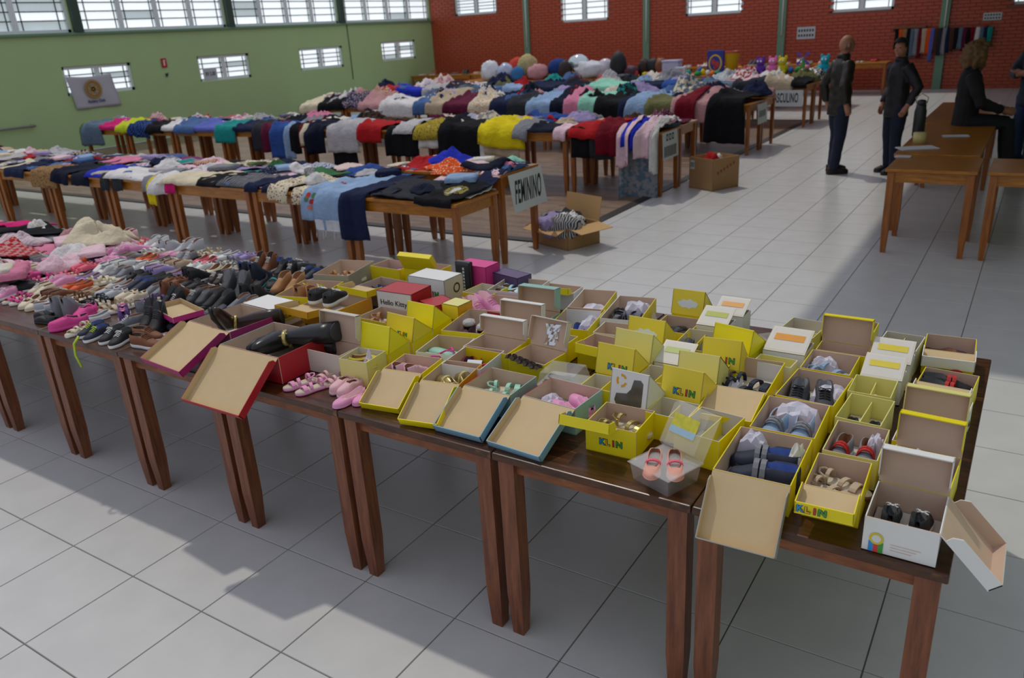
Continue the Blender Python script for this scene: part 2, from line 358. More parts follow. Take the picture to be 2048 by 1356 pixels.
row_tables(-10.7, -.85, 10.35, 0, .79, 8, 1.45, 'orange wooden table under the clothes row with the long black coat', 'tables under the row with the black coat')
row_tables(-11.8, -.85, 13.9, 0, .79, 8, 1.4, 'orange wooden table under the men\'s clothes row', 'tables under the men\'s clothes row')
row_tables(-11.4, -.95, 16.9, 0, .79, 7, 1.4, 'orange wooden table under the bags and soft toys', 'tables under the bags and toys')
for i in range(12):
    x0 = -16+.15+i*1.28
    table(x0, x0+1.26, 20.4, 21.2, .79, w_or, w_orleg, w_or, 'orange wooden table with small shoes against the brick wall', 'tables along the brick wall')
RT = 'orange varnished wooden table '
table(1.86, 2.56, 5.25, 5.98, .75, w_or, w_orleg, w_or, RT+'standing at the near end of the long desk', None, .055, .09)
table(1.80, 2.52, 6.10, 8.45, .75, w_or, w_orleg, w_or, RT+'carrying the thermos flask and papers', None, .055, .09)
table(1.72, 2.45, 8.50, 10.9, .75, w_or, w_orleg, w_or, RT+'at the far end of the long desk behind the seated person', None, .055, .09)
table(2.63, 3.35, 5.25, 5.98, .75, w_or, w_orleg, w_or, RT+'beside the end table and bare on top', None, .055, .09)
# ================================================================ shoes
COLS = {'black': '#17181b', 'navy': '#1d2438', 'white': '#dcdcd8', 'pink': '#e59ac2', 'palepink': '#e3b6bd', 'hotpink': '#d8418f', 'coral': '#e8637a', 'brown': '#7a4a2a', 'tan': '#a9794a', 'cream': '#d8cdb2',
        'beige': '#bda98c', 'grey': '#7c7f84', 'darkgrey': '#3a3c40', 'silver': '#b9bcc0', 'gold': '#c7b574', 'red': '#b9221f', 'purple': '#5f4180', 'plum': '#472233', 'aqua': '#a3cdd2', 'lightblue': '#8ea9c4', 'blue': '#2d4e9b',
        'lime': '#b5d33a', 'orange': '#dd5a22', 'green': '#3f6b3a', 'teal': '#2aa5a5', 'darkbrown': '#2c1a14', 'lilac': '#a08fc2', 'peach': '#dfa08c', 'mint': '#9fd3bd', 'yellow': '#d9c62f'}
GLOSS = {'patent'}
def smat(c, kind='leather'):
    if kind == 'patent': return mat('patent_leather', COLS[c], .08, var=.05, coat=.6)
    if kind == 'smooth': return mat('smooth_leather', COLS[c], .3, var=.1, bump=.1)
    if kind == 'metal': return mat('metallic_leather', COLS[c], .25, metal=.75, var=.1)
    if kind == 'rubber': return mat('rubber', COLS[c], .5, var=.06)
    if kind == 'fur': return mat('fleece', COLS[c], .95, var=.3, scale=120, bump=.9, bscale=220)
    return mat('shoe_'+kind, COLS[c], .65, var=.2, scale=40, bump=.25, bscale=130)
ST = [0, .03, .1, .22, .36, .48, .58, .7, .82, .92, .97, 1.0]
HW = [.06, .12, .155, .165, .155, .155, .165, .18, .175, .13, .085, .03]
def hw(s):
    for i in range(len(ST)-1):
        if s <= ST[i+1]:
            f = (s-ST[i])/(ST[i+1]-ST[i]); return HW[i]*(1-f)+HW[i+1]*f
    return HW[-1]
SHOE_ME = {}
#            collar h, vamp h at opening end, toe h, opening end, sole h
SHAPES = {'sneaker': (.36, .36, .2, .46, .1), 'lowshoe': (.27, .24, .16, .62, .05), 'boot': (.78, .58, .24, .36, .09), 'tallboot': (1.35, .7, .24, .34, .08), 'hightop': (.55, .46, .2, .42, .1), 'clog': (.3, .34, .26, .5, .09), 'pump': (.25, .19, .15, .68, .035)}
def upper_mesh(kind, mo, ml):
    k = ('u', kind, mo.name, ml.name)
    if k in SHOE_ME: return SHOE_ME[k]
    ch, vh, th, oe, sh = SHAPES[kind]
    mb = MB(); n = 10
    for s in ST:
        w = hw(s)
        if s <= oe:                                  # open throat: wall, collar, lining down to the insole
            f = s/oe; hc = ch*(1-f)+vh*f if kind not in ('lowshoe', 'pump', 'clog') else ch-(ch-vh)*f-.06*sin(pi*f)
            if kind in ('boot', 'tallboot', 'hightop'): hc = ch-(ch-vh)*max(0, (f-.55)/.45)
            if s < .02: hc *= .96
            wi = max(w-.025, .02); wt = w*(.82 if kind in ('sneaker', 'clog') else .9)
            zin = sh+.03
            P = [(-w, sh*.6), (-w, hc*.55), (-wt, hc), (-wt+.022, hc-.01), (-wi*.8, zin), (wi*.8, zin), (wt-.022, hc-.01), (wt, hc), (w, hc*.55), (w, sh*.6)]
            if s < .02: P = [(a*1.0, b if i not in (4, 5) else hc-.02) for i, (a, b) in enumerate(P)]
        else:                                        # vamp and toe: arched over
            f = (s-oe)/(1-oe); h = vh+(th-vh)*min(1, f*1.35); h *= (1 if s < .93 else (.86 if s < .98 else .62))
            P = [(-w, sh*.6), (-w, h*.5), (-w*.8, h*.82), (-w*.52, h*.95), (-w*.2, h), (w*.2, h), (w*.52, h*.95), (w*.8, h*.82), (w, h*.5), (w, sh*.6)]
        for a, b in P: mb.v.append(Vector((s-.5, a, b)))
    for i in range(len(ST)-1):
        for j in range(n-1):
            inner = j in (3, 4, 5) and ST[i] < oe-.02
            mb.f.append((i*n+j, i*n+j+1, (i+1)*n+j+1, (i+1)*n+j)[::-1]); mb.m.append(1 if inner else 0)
    mb.f.append(tuple(range(n))); mb.m.append(0); mb.f.append(tuple((len(ST)-1)*n+j for j in range(n))[::-1]); mb.m.append(0)
    me = mb.mesh('upper', [mo, ml], True); SHOE_ME[k] = me
    return me
def sole_mesh(h, m, wide=1.06, z0=0):
    k = ('s', h, m.name, wide, z0)
    if k in SHOE_ME: return SHOE_ME[k]
    mb = MB(); pts = [(s-.5, hw(s)*wide) for s in ST]; ring = [(x, -w) for x, w in pts]+[(x, w) for x, w in reversed(pts)]
    ring[0:1] = [(-.51, -.05)]; n = len(ring)
    for z, g in ((z0, .95), (z0+h*.3, 1), (z0+h, 1.0)):
        for x, y in ring: mb.v.append(Vector((x*(1.01 if g == 1 else .99), y*g, z)))
    for L in range(2):
        for j in range(n): mb.f.append((L*n+j, L*n+(j+1) % n, (L+1)*n+(j+1) % n, (L+1)*n+j)); mb.m.append(0)
    mb.f.append(tuple(range(n))[::-1]); mb.f.append(tuple(range(2*n, 3*n))); mb.m += [0, 0]
    me = mb.mesh('sole', m, True); SHOE_ME[k] = me
    return me
def strap_mesh(xc, w, h, wd, m, tilt=0):
    k = ('t', xc, w, h, wd, m.name, tilt)
    if k in SHOE_ME: return SHOE_ME[k]
    mb = MB(); n = 9
    for i in range(n):
        a = pi*i/(n-1); y = -w*cos(a); z = .05+h*sin(a)**.8
        for sx in (-1, 1):
            x = xc+sx*wd/2+tilt*y
            mb.v += [Vector((x, y, z)), Vector((x, y*1.06, z+.03))]
    for i in range(n-1):
        o = i*4; q = o+4
        for a, b in ((0, 1), (1, 3), (3, 2), (2, 0)): mb.f.append((o+a, o+b, q+b, q+a)); mb.m.append(0)
    me = mb.mesh('strap', m, False); SHOE_ME[k] = me
    return me
def lace_mesh(kind, m):
    k = ('l', kind, m.name)
    if k in SHOE_ME: return SHOE_ME[k]
    ch, vh, th, oe, sh = SHAPES[kind]; mb = MB()
    for i in range(4):
        s = oe+.03+i*.055; f = (s-oe)/(1-oe); h = vh+(th-vh)*min(1, f*1.35)+.012; w = hw(s)*.55
        mb.tube([(s-.5, -w, h-.02), (s-.49, 0, h+.012), (s-.48, w, h-.02)], .013, 5)
    mb.tube([(oe-.5, 0, vh+.01), (oe-.47, -.08, vh+.04), (oe-.42, -.11, vh), (oe-.45, -.03, vh+.02)], .011, 5)
    mb.tube([(oe-.5, 0, vh+.01), (oe-.47, .08, vh+.04), (oe-.42, .11, vh), (oe-.45, .03, vh+.02)], .011, 5)
    me = mb.mesh('lace', m); SHOE_ME[k] = me
    return me
def shoe(kind, c, cs, L, loc, rz, label, group=None, lace=None, strap=None, fin='leather', roll=0, pitch=0):
    base = {'sandal': 'sandal', 'flipflop': 'flip_flop', 'boot': 'boot', 'tallboot': 'boot'}.get(kind, 'shoe')
    t = thing(base, label, 'sandal' if kind in ('sandal', 'flipflop') else ('boot' if 'boot' in kind else 'shoe'), loc, rz, group)
    t.rotation_euler = (roll, pitch, rz); t.scale = (L, L, L)
    mo = smat(c, fin); msl = smat(cs, 'rubber'); ml = smat({'black': 'darkgrey', 'navy': 'blue', 'darkgrey': 'grey', 'brown': 'darkbrown', 'darkbrown': 'black', 'red': 'plum', 'white': 'grey', 'pink': 'palepink', 'hotpink': 'plum', 'purple': 'pink'}.get(c, 'brown'), 'lining')
    if kind in ('sandal', 'flipflop'):
        link('sole', sole_mesh(.09, msl, 1.0), t); link('insole', sole_mesh(.012, smat('cream' if kind == 'sandal' else c, 'lining'), .92, .088), t)
        ms = smat(strap or c, fin)
        if kind == 'sandal':
            link('strap', strap_mesh(.22, .17, .13, .13, ms), t); link('strap', strap_mesh(.02, .155, .17, .09, ms, .25), t); link('heel_strap', strap_mesh(-.28, .15, .24, .07, ms), t)
            mb = MB().tube([(-.28, -.14, .2), (-.44, -.1, .24), (-.48, 0, .26), (-.44, .1, .24), (-.28, .14, .2)], .022, 6); mb.build('heel_band', ms, t)
        else:
            mb = MB().tube([(.3, 0, .1), (.24, 0, .19), (.1, -.1, .2), (-.08, -.16, .1)], .022, 6); mb.tube([(.24, 0, .19), (.1, .1, .2), (-.08, .16, .1)], .022, 6); mb.build('strap', ms, t)
        return t
    sh = SHAPES[kind][4]
    link('sole', sole_mesh(sh, msl), t); link('upper', upper_mesh(kind, mo, ml), t)
    if lace: link('lace', lace_mesh(kind, smat(lace, 'rubber')), t)
    if strap:
        h = SHAPES[kind][1]
        for xc in ((.0, .1) if kind in ('sneaker', 'hightop') else (.0,)): link('strap', strap_mesh(xc, .17, h*.95-.02, .075, smat(strap)), t)
    if kind == 'clog':
        link('strap', strap_mesh(-.28, .17, .22, .06, mo), t)
    return t

# ================================================================ shoe boxes
KRAFT = mat('kraft_card', '#cbb19b', .85, var=.06, scale=20, bump=.08)
KRAFT2 = mat('kraft_light', '#cbb389', .85, var=.05, scale=20, bump=.08)
m_edge = KRAFT2
BC = {'yellow': '#ecda0e', 'pale': '#e2dc86', 'white': '#e4e5e2', 'red': '#b01f2a', 'teal': '#6fa8a6', 'magenta': '#a32664', 'mint': '#93bdb0', 'blue': '#84adc0', 'orange': '#e0a51e', 'pink': '#d9408c', 'purple': '#5a476e', 'cream': '#cfc9ba', 'sun': '#f4e80a', 'print': '#ead538', 'grey': '#a5a29a'}
def bcol(c): return KRAFT if c == 'kraft' else (KRAFT2 if c == 'kraft2' else mat('printed_card', BC[c], .45, var=.05, scale=6))
LOGO = [('K', '#2f8fd0'), ('L', '#e8b21a'), ('I', '#cf2f2c'), ('N', '#3f9a3f')]
_LM = {}
def letter_mesh(ch, m, bold, ext):
    k = (ch, m.name, bold)
    if k not in _LM:
        o = text(ch, 1, m, None, (0, 0, 0), (0, 0, 0), 'lettering', 1, bold, ext); _LM[k] = o.data; bpy.data.objects.remove(o)
    return _LM[k]
def klin(parent, loc, rot, size):
    R = __import__('mathutils').Euler(rot).to_matrix()
    for i, (ch, c) in enumerate(LOGO):
        for m, bold, lift in ((mat('logo_outline', '#23411f', .5, var=0), .075, 0), (mat('logo_ink', c, .5, var=0), .02, .0006)):
            o = link('lettering', letter_mesh(ch, m, bold, .005), parent)
            o.location = Vector(loc)+R @ Vector(((i-1.5)*size*.66, 0, lift)); o.rotation_euler = rot; o.scale = (size, size, size)
TH = .003
def bar_print(mb, o, ux, uy, x0, x1, y, h, mi=0):
    """a short printed line on a face: o origin, ux / uy unit axes"""
    o = Vector(o); ux = Vector(ux); uy = Vector(uy)
    mb.add([o+ux*x0+uy*y, o+ux*x1+uy*y, o+ux*x1+uy*(y+h), o+ux*x0+uy*(y+h)], [(0, 1, 2, 3)], mi)
def shoebox(cx, cy, w, d, h, yaw, outer, label, inner='kraft', lids=(), divider=None, logo=None, sides=None, z=FZ, cat='shoe box', name='shoe_box', group=None):
    """open card box; lids: list of (edge, length, tilt degrees, outer colour[, rim depth][, side shift])"""
    t = thing(name, label, cat, (cx, cy, z), radians(yaw), group)
    S = {'F': outer, 'B': outer, 'L': outer, 'R': outer}; S.update(sides or {})
    mi = {}; mats = []
    def M(c):
        if c not in mi: mi[c] = len(mats); mats.append(bcol(c))
        return mi[c]
    mb = MB(); i = M(inner); x, y = w/2, d/2
    mb.slab([(-x, -y, TH), (x, -y, TH), (x, y, TH), (-x, y, TH)], (0, 0, 1), TH, i, M(outer))
    mb.slab([(-x, -y, 0), (x, -y, 0), (x, -y, h), (-x, -y, h)], (0, -1, 0), TH, M(S['F']), i)
    mb.slab([(-x, y, 0), (x, y, 0), (x, y, h), (-x, y, h)], (0, 1, 0), TH, M(S['B']), i)
    mb.slab([(-x, -y+TH, 0), (-x, y-TH, 0), (-x, y-TH, h), (-x, -y+TH, h)], (-1, 0, 0), TH, M(S['L']), i, M(S['L']))
    mb.slab([(x, -y+TH, 0), (x, y-TH, 0), (x, y-TH, h), (x, -y+TH, h)], (1, 0, 0), TH, M(S['R']), i, M(S['R']))
    mb.build('tray', mats, t)
    if h > .06: MB().box((0, 0, TH+.011), (w-.014, d-.014, .02)).build('paper_lining', bcol('cream'), t)
    if divider:
        q = MB().box((0, 0, h*.42), (TH, d-.008, h*.84)) if divider == 'x' else MB().box((0, 0, h*.42), (w-.008, TH, h*.84)); q.build('divider', bcol(outer if outer in ('yellow', 'pale') else 'pale'), t)
    for L in lids:
        e, ln, tilt, oc = L[:4]; rim = L[4] if len(L) > 4 else .028; sh = L[5] if len(L) > 5 else 0
        lw = w if e in 'FB' else d; hx = lw/2
        a = radians(tilt); u = Vector((cos(a), 0, sin(a)))          # out of the hinge, in the hinge plane
        nrm = Vector((-sin(a), 0, cos(a)))                           # inner side of the lid
        ang = {'F': -pi/2, 'B': pi/2, 'R': 0, 'L': pi}[e]
        O = {'F': (0, -y, h), 'B': (0, y, h), 'R': (x, 0, h), 'L': (-x, 0, h)}[e]
        Mx = Matrix.Translation(O) @ Matrix.Rotation(ang, 4, 'Z')
        q = MB(); Y = Vector((0, 1, 0)); g = u*.002
        q.slab([g-Y*(hx-sh), g+Y*(hx+sh), u*ln+Y*(hx+sh), u*ln-Y*(hx-sh)], nrm, TH, 0, 1)
        q.slab([u*ln-Y*(hx-sh), u*ln+Y*(hx+sh), u*ln+Y*(hx+sh)+nrm*rim, u*ln-Y*(hx-sh)+nrm*rim], u, TH, 1, 0, 1)
        for sg in (-1, 1):
            b0 = Y*(sg*hx+sh)
            q.slab([u*.02+b0, u*ln+b0, u*ln+b0+nrm*rim, u*.035+b0+nrm*rim, u*.02+b0+nrm*rim*.5], Y*sg, TH, 1, 0, 1)
        for k in range(len(q.v)): q.v[k] = Mx @ q.v[k]
        ld = q.build('lid', [bcol('kraft2' if tilt < 45 and inner == 'kraft' and e == 'F' else inner), bcol(oc)], t)
        if logo == 'rimklin' and e == 'F':
            e3 = u*ln+nrm*rim*.5; p = Mx @ Vector((e3.x+.002, e3.y-hx*.42, e3.z)); klin(ld, (p.x, p.y-.0005, p.z), (pi/2+a, 0, 0), rim*.8)
    if logo == 'klin': klin(t, (0, -y-.001, h*.42), (pi/2, 0, 0), .03)
    return t
def wedge_box(xc, yp, w, d, h, outer, label, lidc=None, ph=.1, logo=None, yaw=0, window=False, cloud=False, z=FZ):
    """box with its deep-fronted lid tipped open: front flap facing, triangular cheeks, sloping top"""
    lidc = lidc or outer
    t = shoebox(xc, yp+d/2, w, d, h, yaw, outer, label, inner='cream', z=z)
    x, y0, y1 = w/2+.003, -d/2-.003, d/2; lean = .028
    A, B = (-x, y0, h-.012), (x, y0, h-.012); Cc, D = (x, y0+lean, h+ph), (-x, y0+lean, h+ph); E, F = (x, y1, h+.004), (-x, y1, h+.004)
    q = MB()
    q.slab([A, B, Cc, D], (0, -1, .27), TH, 0, 1); q.slab([B, E, Cc], (1, 0, 0), TH, 0, 1, 0); q.slab([A, F, D], (-1, 0, 0), TH, 0, 1, 0); q.slab([D, Cc, E, F], (0, .6, 1), TH, 0, 1, 0)
    ld = q.build('lid', [bcol(lidc), bcol('cream')], t)
    a = math.atan2(ph+.012, lean); rot = (a, 0, 0); f = lambda s, v: Vector((s*w, y0+lean*v-.0012, h-.012+(ph+.012)*v))
    if logo == 'klin': klin(ld, f(.08, .28), rot, .03)
    elif logo == 'small': klin(ld, f(.12, .25), rot, .022)
    if cloud:
        m = MB(); pts = [f(.0+.32*cos(2*pi*k/18)*(1+.12*sin(k*2.4)), .45+.17*sin(2*pi*k/18)*(1+.2*cos(k*3.1))) for k in range(18)]; m.slab(pts, (0, -1, .27), .0008); m.build('label_patch', mat('paper', '#dfe6ea', .6, var=.03), ld)
    if window:
        m = MB(); pts = [f(a_, b_) for a_, b_ in ((-.32, .1), (.3, .1), (.38, .16), (.38, .74), (.3, .82), (.12, .8), (.06, .55), (-.05, .42), (-.34, .38), (-.38, .2))]
        m.slab(pts, (0, -1, .27), .0008); m.build('window_film', mat('dark_film', '#565348', .15, var=.3, scale=12, coat=.4), ld)
        for k in range(3):
            m = MB(); a0 = .5+k*2.1; pts = [f(-.22+.15*cos(a0+j*.26), .72+.17*sin(a0+j*.26)) for j in range(6)]+[f(-.22+.095*cos(a0+j*.26), .72+.11*sin(a0+j*.26)) for j in range(5, -1, -1)]
            m.slab(pts, (0, -1, .27), .0008); m.build('emblem', bcol('orange'), ld)
    return t
def tissue(cx, cy, w, d, hgt, label, z=FZ+.026, c='#d3d0dc', name='tissue_paper'):
    mb = MB(); n = 9; sd = random.random()*50
    for i in range(n):
        for j in range(n):
            u, v = i/(n-1)-.5, j/(n-1)-.5; e = max(0, 1-4*u*u)*max(0, 1-4*v*v)
            mb.v.append(Vector((u*w, v*d, hgt*(e**.35)*(.75+.6*abs(noise.noise((u*5+sd, v*5, sd)))))))
    for i in range(n-1):
        for j in range(n-1): mb.f.append((i*n+j, (i+1)*n+j, (i+1)*n+j+1, i*n+j+1)); mb.m.append(0)
    o = mb.build(name, mat('tissue', c, .75, var=.05), None, False, (cx, cy, z)); solid(o, .002)
    return tag(o, label, 'tissue paper')
def pair(kind, c, cs, cx, cy, rz, label, L=.14, gap=.062, along=0, z=FZ+.004, **k):
    L *= 1.16; z += .022
    rz = radians(rz); px, py = -sin(rz), cos(rz)
    for s in (-1, 1):
        shoe(kind, c, cs, L, (cx+s*px*gap/2+s*cos(rz)*along, cy+s*py*gap/2+s*sin(rz)*along, z), rz+s*.06, label, 'pair: '+label, **k)
Y, P_, W_ = 'yellow', 'pale', 'white'
# --- column at the right-hand end of the tables
t = shoebox(2.785, -.32, .17, .19, .1, 0, W_, 'white shoe box with a striped round badge on its front, black baby shoes inside', lids=[('B', .11, 86, W_), ('R', .17, -46, W_, .035)])
q = MB(); R_ = .017
for k, c in enumerate((0, 1, 2)): q.add([(-.07+k*.0115, -.0965, .003), (-.0585+k*.0115, -.0965, .003), (-.0585+k*.0115, -.0965, .034), (-.07+k*.0115, -.0965, .034)], [(0, 1, 2, 3)], k)
q.build('stripe_print', [mat('ink', '#2f8fd0', .5, var=0), mat('ink', '#cf3f3c', .5, var=0), mat('ink', '#3f9a3f', .5, var=0)], t)
q = MB(); q.add([(-.0528+R_*cos(a*pi/10), -.0967, .043+R_*sin(a*pi/10)) for a in range(20)], [tuple(range(20))]); q.add([(-.0528+.011*cos(a*pi/10), -.097, .043+.011*sin(a*pi/10)) for a in range(20)], [tuple(range(20))], 1)
q.build('badge_print', [mat('ink', '#d9c62f', .5, var=0), mat('ink', '#dfe0dd', .5, var=0)], t)
q = MB()
for k in range(3): bar_print(q, (-.02, -.0965, .035-k*.008), (1, 0, 0), (0, 0, 1), 0, .07-.01*k, 0, .0012)
q.build('fine_print', mat('ink', '#c9a890', .6, var=0), t)
pair('hightop', 'black', 'white', 2.785, -.31, 90, 'black laced baby shoe in the white badge box', .12, .07, lace='white')
tissue(2.78, -.37, .13, .06, .045, 'pale tissue paper in the white badge box')
shoebox(2.79, -.09, .17, .18, .1, -3, Y, 'yellow shoe box with a tissue-wrapped pair, lid standing behind it', lids=[('B', .11, 84, Y)])
tissue(2.79, -.08, .15, .13, .1, 'white tissue bundle in the yellow box behind the badge box')
shoebox(2.785, .105, .175, .165, .1, -2, Y, 'yellow shoe box with a tall kraft lid and one pale yellow end flap', lids=[('B', .115, 84, P_)], sides={'L': 'white'})
shoebox(2.785, .325, .175, .2, .09, -3, W_, 'white-sided shoe box holding one dark low shoe, near the table end', lids=[])
pair('lowshoe', 'darkgrey', 'black', 2.79, .33, 0, 'dark grey low shoe in the white-sided box', .15, .075)
shoebox(2.79, .585, .17, .14, .09, -4, Y, 'yellow shoe box with black and red sports shoes, its lid flat in front', lids=[('F', .1, -4, W_)])
pair('sneaker', 'black', 'red', 2.79, .585, 0, 'black and red sports shoe in the yellow box by the table end', .14, .06, strap='red')
t = shoebox(2.765, .9, .17, .17, .1, 3, Y, 'yellow shoe box at the far table corner, lid with a white front flap', lids=[('F', .11, -12, W_, .04)])
q = MB(); q.add([(.03+.025*cos(a*pi/12), -.1975, .062+.016*sin(a*pi/12)) for a in range(13)], [tuple(range(13))]); q.build('logo_print', bcol('red'), t)
pair('lowshoe', 'plum', 'white', 2.765, .91, 20, 'dark plum low shoe in the far corner box', .13, .06)
# --- second column: small pale boxes
shoebox(2.60, -.235, .145, .19, .1, 2, Y, 'yellow shoe box with beige and navy baby sandals, lid rim with small upside-down logo', lids=[('F', .12, -8, Y, .035)], logo='rimklin')
pair('sandal', 'navy', 'brown', 2.60, -.22, -20, 'navy and brown baby sandal in the small yellow box', .135, .06, strap='beige')
shoebox(2.605, -.015, .15, .21, .1, 0, P_, 'pale yellow box with grey baby sneakers that have red straps')
pair('sneaker', 'grey', 'white', 2.60, -.02, -90, 'grey baby sneaker with red strap in the pale box', .13, .07, strap='red')
tissue(2.65, .05, .05, .07, .07, 'folded clear paper beside the red-strapped sneakers')
shoebox(2.59, .205, .135, .2, .1, -3, P_, 'pale yellow divided box with black and white shoe toes showing', inner='pale', divider='x')
for s in (-1, 1): shoe('lowshoe', 'black', 'white', .12, (2.59+s*.033, .16, FZ+.026), -pi/2, 'black shoe with white rim in the divided pale box', 'pair in the divided pale box')
shoebox(2.58, .395, .135, .15, .1, 0, P_, 'pale yellow divided box lined with pale paper, nothing showing inside', inner='pale', divider='x')
tissue(2.58, .36, .11, .07, .06, 'crumpled yellowish paper in the empty divided box', c='#d8d39a')
def window_box(cx, cy, w, d, h, label, bar='#d8c52a'):
    t = shoebox(cx, cy, w, d, h, 0, W_, label, inner='cream')
    q = MB(); q.slab([(-w/2, -d/2, h+.004), (w/2, -d/2, h+.004), (w/2, d/2, h+.05), (-w/2, d/2, h+.05)], (0, -.4, 1), .003); ld = q.build('lid', bcol('cream'), t)
    q = MB(); q.slab([(-w*.36, -d*.05, h+.0273), (w*.36, -d*.05, h+.0273), (w*.36, d*.2, h+.0385), (-w*.36, d*.2, h+.0385)], (0, -.4, 1), .001); q.build('label_strip', mat('label', bar, .4, var=.1), ld)
    q = MB(); q.slab([(-w*.46, -d*.45, h+.0085), (w*.46, -d*.45, h+.0085), (w*.46, d*.45, h+.05), (-w*.46, d*.45, h+.05)], (0, -.4, 1), .0006); q.build('clear_film', mat('clear_film', '#ffffff', .05, var=0, alpha=.18), ld)
    return t
window_box(2.59, .54, .135, .11, .09, 'white display box with a clear sloping lid and yellow label, front of two')
window_box(2.595, .68, .14, .12, .1, 'white display box with a clear sloping lid and yellow label, rear of two')
t = shoebox(2.6, .86, .14, .17, .1, -4, W_, 'white divided box with a bright green paper tag inside', inner='cream', divider='x')
q = MB(); q.slab([(.01, -.02, .06), (.045, -.03, .055), (.055, .0, .09), (.02, .01, .095)], (.1, -.8, .6), .0008); q.build('tag', mat('ink', '#5ba833', .5, var=.05), t)
pair('lowshoe', 'darkgrey', 'white', 2.6, .86, 90, 'dark grey shoe in the box with the green tag', .12, .066)
# --- third column
shoebox(2.39, -.22, .215, .285, .1, 2, Y, 'large yellow shoe box with navy strap sneakers, kraft lid hanging off the table edge', lids=[('F', .2, -52, 'grey', .03)])
for k, dy in ((0, .04), (1, -.045)): shoe('sneaker', 'navy', 'black', .2, (2.385+.02*k, -.225+dy, FZ+.028), pi+.1, 'navy and grey strap sneaker in the large box with hanging lid', 'pair in the large hanging-lid box', strap='grey')
tissue(2.33, -.12, .09, .07, .09, 'white tissue paper in the large hanging-lid box'); tissue(2.47, -.16, .05, .09, .1, 'pale yellow paper sheet in the large hanging-lid box', c='#d8d7c4')
shoebox(2.395, .055, .195, .245, .1, 2, Y, 'yellow shoe box with light blue sneakers on white tissue')
pair('sneaker', 'lightblue', 'white', 2.395, .03, -90, 'light blue sneaker with navy collar in yellow box', .16, .085, strap='grey'); tissue(2.395, .12, .17, .1, .085, 'white tissue paper behind the light blue sneakers')
shoebox(2.41, .31, .19, .25, .1, -3, Y, 'yellow shoe box with black and green running shoes')
pair('sneaker', 'darkgrey', 'green', 2.405, .29, -80, 'charcoal running shoe with green sole', .17, .085, lace='black'); tissue(2.45, .35, .12, .14, .07, 'white tissue paper around the green-soled running shoes')
shoebox(2.41, .545, .17, .19, .1, 0, Y, 'yellow shoe box with navy and sky blue sandals on white tissue')
pair('sandal', 'navy', 'navy', 2.42, .53, -30, 'navy sandal with sky blue straps', .15, .06, strap='lightblue'); tissue(2.38, .6, .11, .06, .07, 'white tissue behind the sky blue strapped sandals')
shoebox(2.425, .695, .18, .1, .1, 0, Y, 'shallow-looking yellow box with its kraft lid raised, behind the sky blue sandals', lids=[('B', .11, 84, Y)])
shoebox(2.405, .94, .18, .18, .1, 0, Y, 'yellow shoe box with two tan booties at the far table edge')
pair('hightop', 'tan', 'brown', 2.405, .94, -90, 'tan bootie with dark blue lining in the far edge box', .13, .08)
# --- fourth column
shoebox(2.19, -.115, .15, .19, .105, -6, Y, 'yellow divided box with pale inside behind the clear clamshell', inner='cream', divider='x')
shoebox(2.185, .325, .18, .285, .1, 3, Y, 'yellow shoe box with navy cut-out sandals, pinkish kraft lid laid in front', lids=[('F', .21, -8, Y, .02)])
pair('sandal', 'navy', 'navy', 2.19, .3, -15, 'navy cut-out sandal with red lining tab', .17, .075, strap='navy'); tissue(2.13, .31, .05, .15, .05, 'white tissue beside the navy cut-out sandals')
shoebox(2.225, .5, .14, .08, .09, -4, W_, 'plain white low box behind the navy cut-out sandals', inner='pale')
t = window_box(2.235, .645, .155, .15, .095, 'white display box with a clear lid and orange label', '#dd9526')
shoebox(2.235, .86, .15, .2, .1, -6, P_, 'pale yellow divided box with cream baby shoes', inner='cream', divider='y')
pair('lowshoe', 'cream', 'plum', 2.235, .87, 10, 'cream baby shoe with dark plum sole', .12, .1)
# --- logo wedge boxes
wedge_box(2.035, .04, .145, .14, .095, Y, 'yellow box, lid tipped up with a colourful logo, beside the pinkish kraft lid', 'print', .1, 'klin', -4)
wedge_box(2.03, .2, .145, .13, .1, P_, 'plain pale yellow box with tipped lid between two logo boxes', P_, .09)
wedge_box(2.055, .365, .14, .12, .095, Y, 'yellow box, tipped lid with colourful logo, in front of a bright yellow one', 'print', .095, 'klin', 4)
wedge_box(2.06, .52, .16, .14, .095, Y, 'bright yellow plain box with tipped lid beside plastic-bagged shoes', 'sun', .09, None, -12)
wedge_box(1.9, -.09, .135, .15, .09, W_, 'white box with a cut-out window and orange emblem on its tipped lid', W_, .12, None, -4, True)
shoebox(2.04, -.045, .14, .13, .095, -2, Y, 'empty yellow divided box in front of a logo box', inner='cream', divider='x')
shoebox(1.885, .2, .13, .14, .09, -2, Y, 'empty yellow divided box behind the white window box', inner='cream', divider='x')
window_box(1.89, .36, .13, .12, .09, 'white display box with yellow and blue label under clear lid', '#9fb04a')
shoebox(1.9, .56, .14, .22, .1, 2, Y, 'yellow divided box with one grey and white baby sneaker each side', inner='cream', divider='x')
for s in (-1, 1): shoe('hightop', 'darkgrey', 'white', .12, (1.9+s*.035, .53, FZ+.026), -pi/2, 'grey baby sneaker with white collar in the divided yellow box', 'pair in the divided yellow box')
window_box(1.9, .78, .13, .12, .1, 'white display box with a yellow and green striped label', '#a8b23a')
window_box(1.92, .93, .13, .11, .1, 'white display box with an orange label and shiny film', '#dd9526')
wedge_box(1.74, .135, .15, .13, .095, Y, 'yellow box with tipped logo lid beside the green plastic clamshell', 'print', .1, 'klin', -4)
wedge_box(1.745, .285, .16, .13, .1, P_, 'plain pale yellow box with tipped lid in front of a cloud-label box', P_, .1, None, -6)
wedge_box(1.73, .435, .155, .13, .1, Y, 'yellow box with a white cloud label on its tipped lid, centre of the display', 'print', .1, None, -3, False, True)
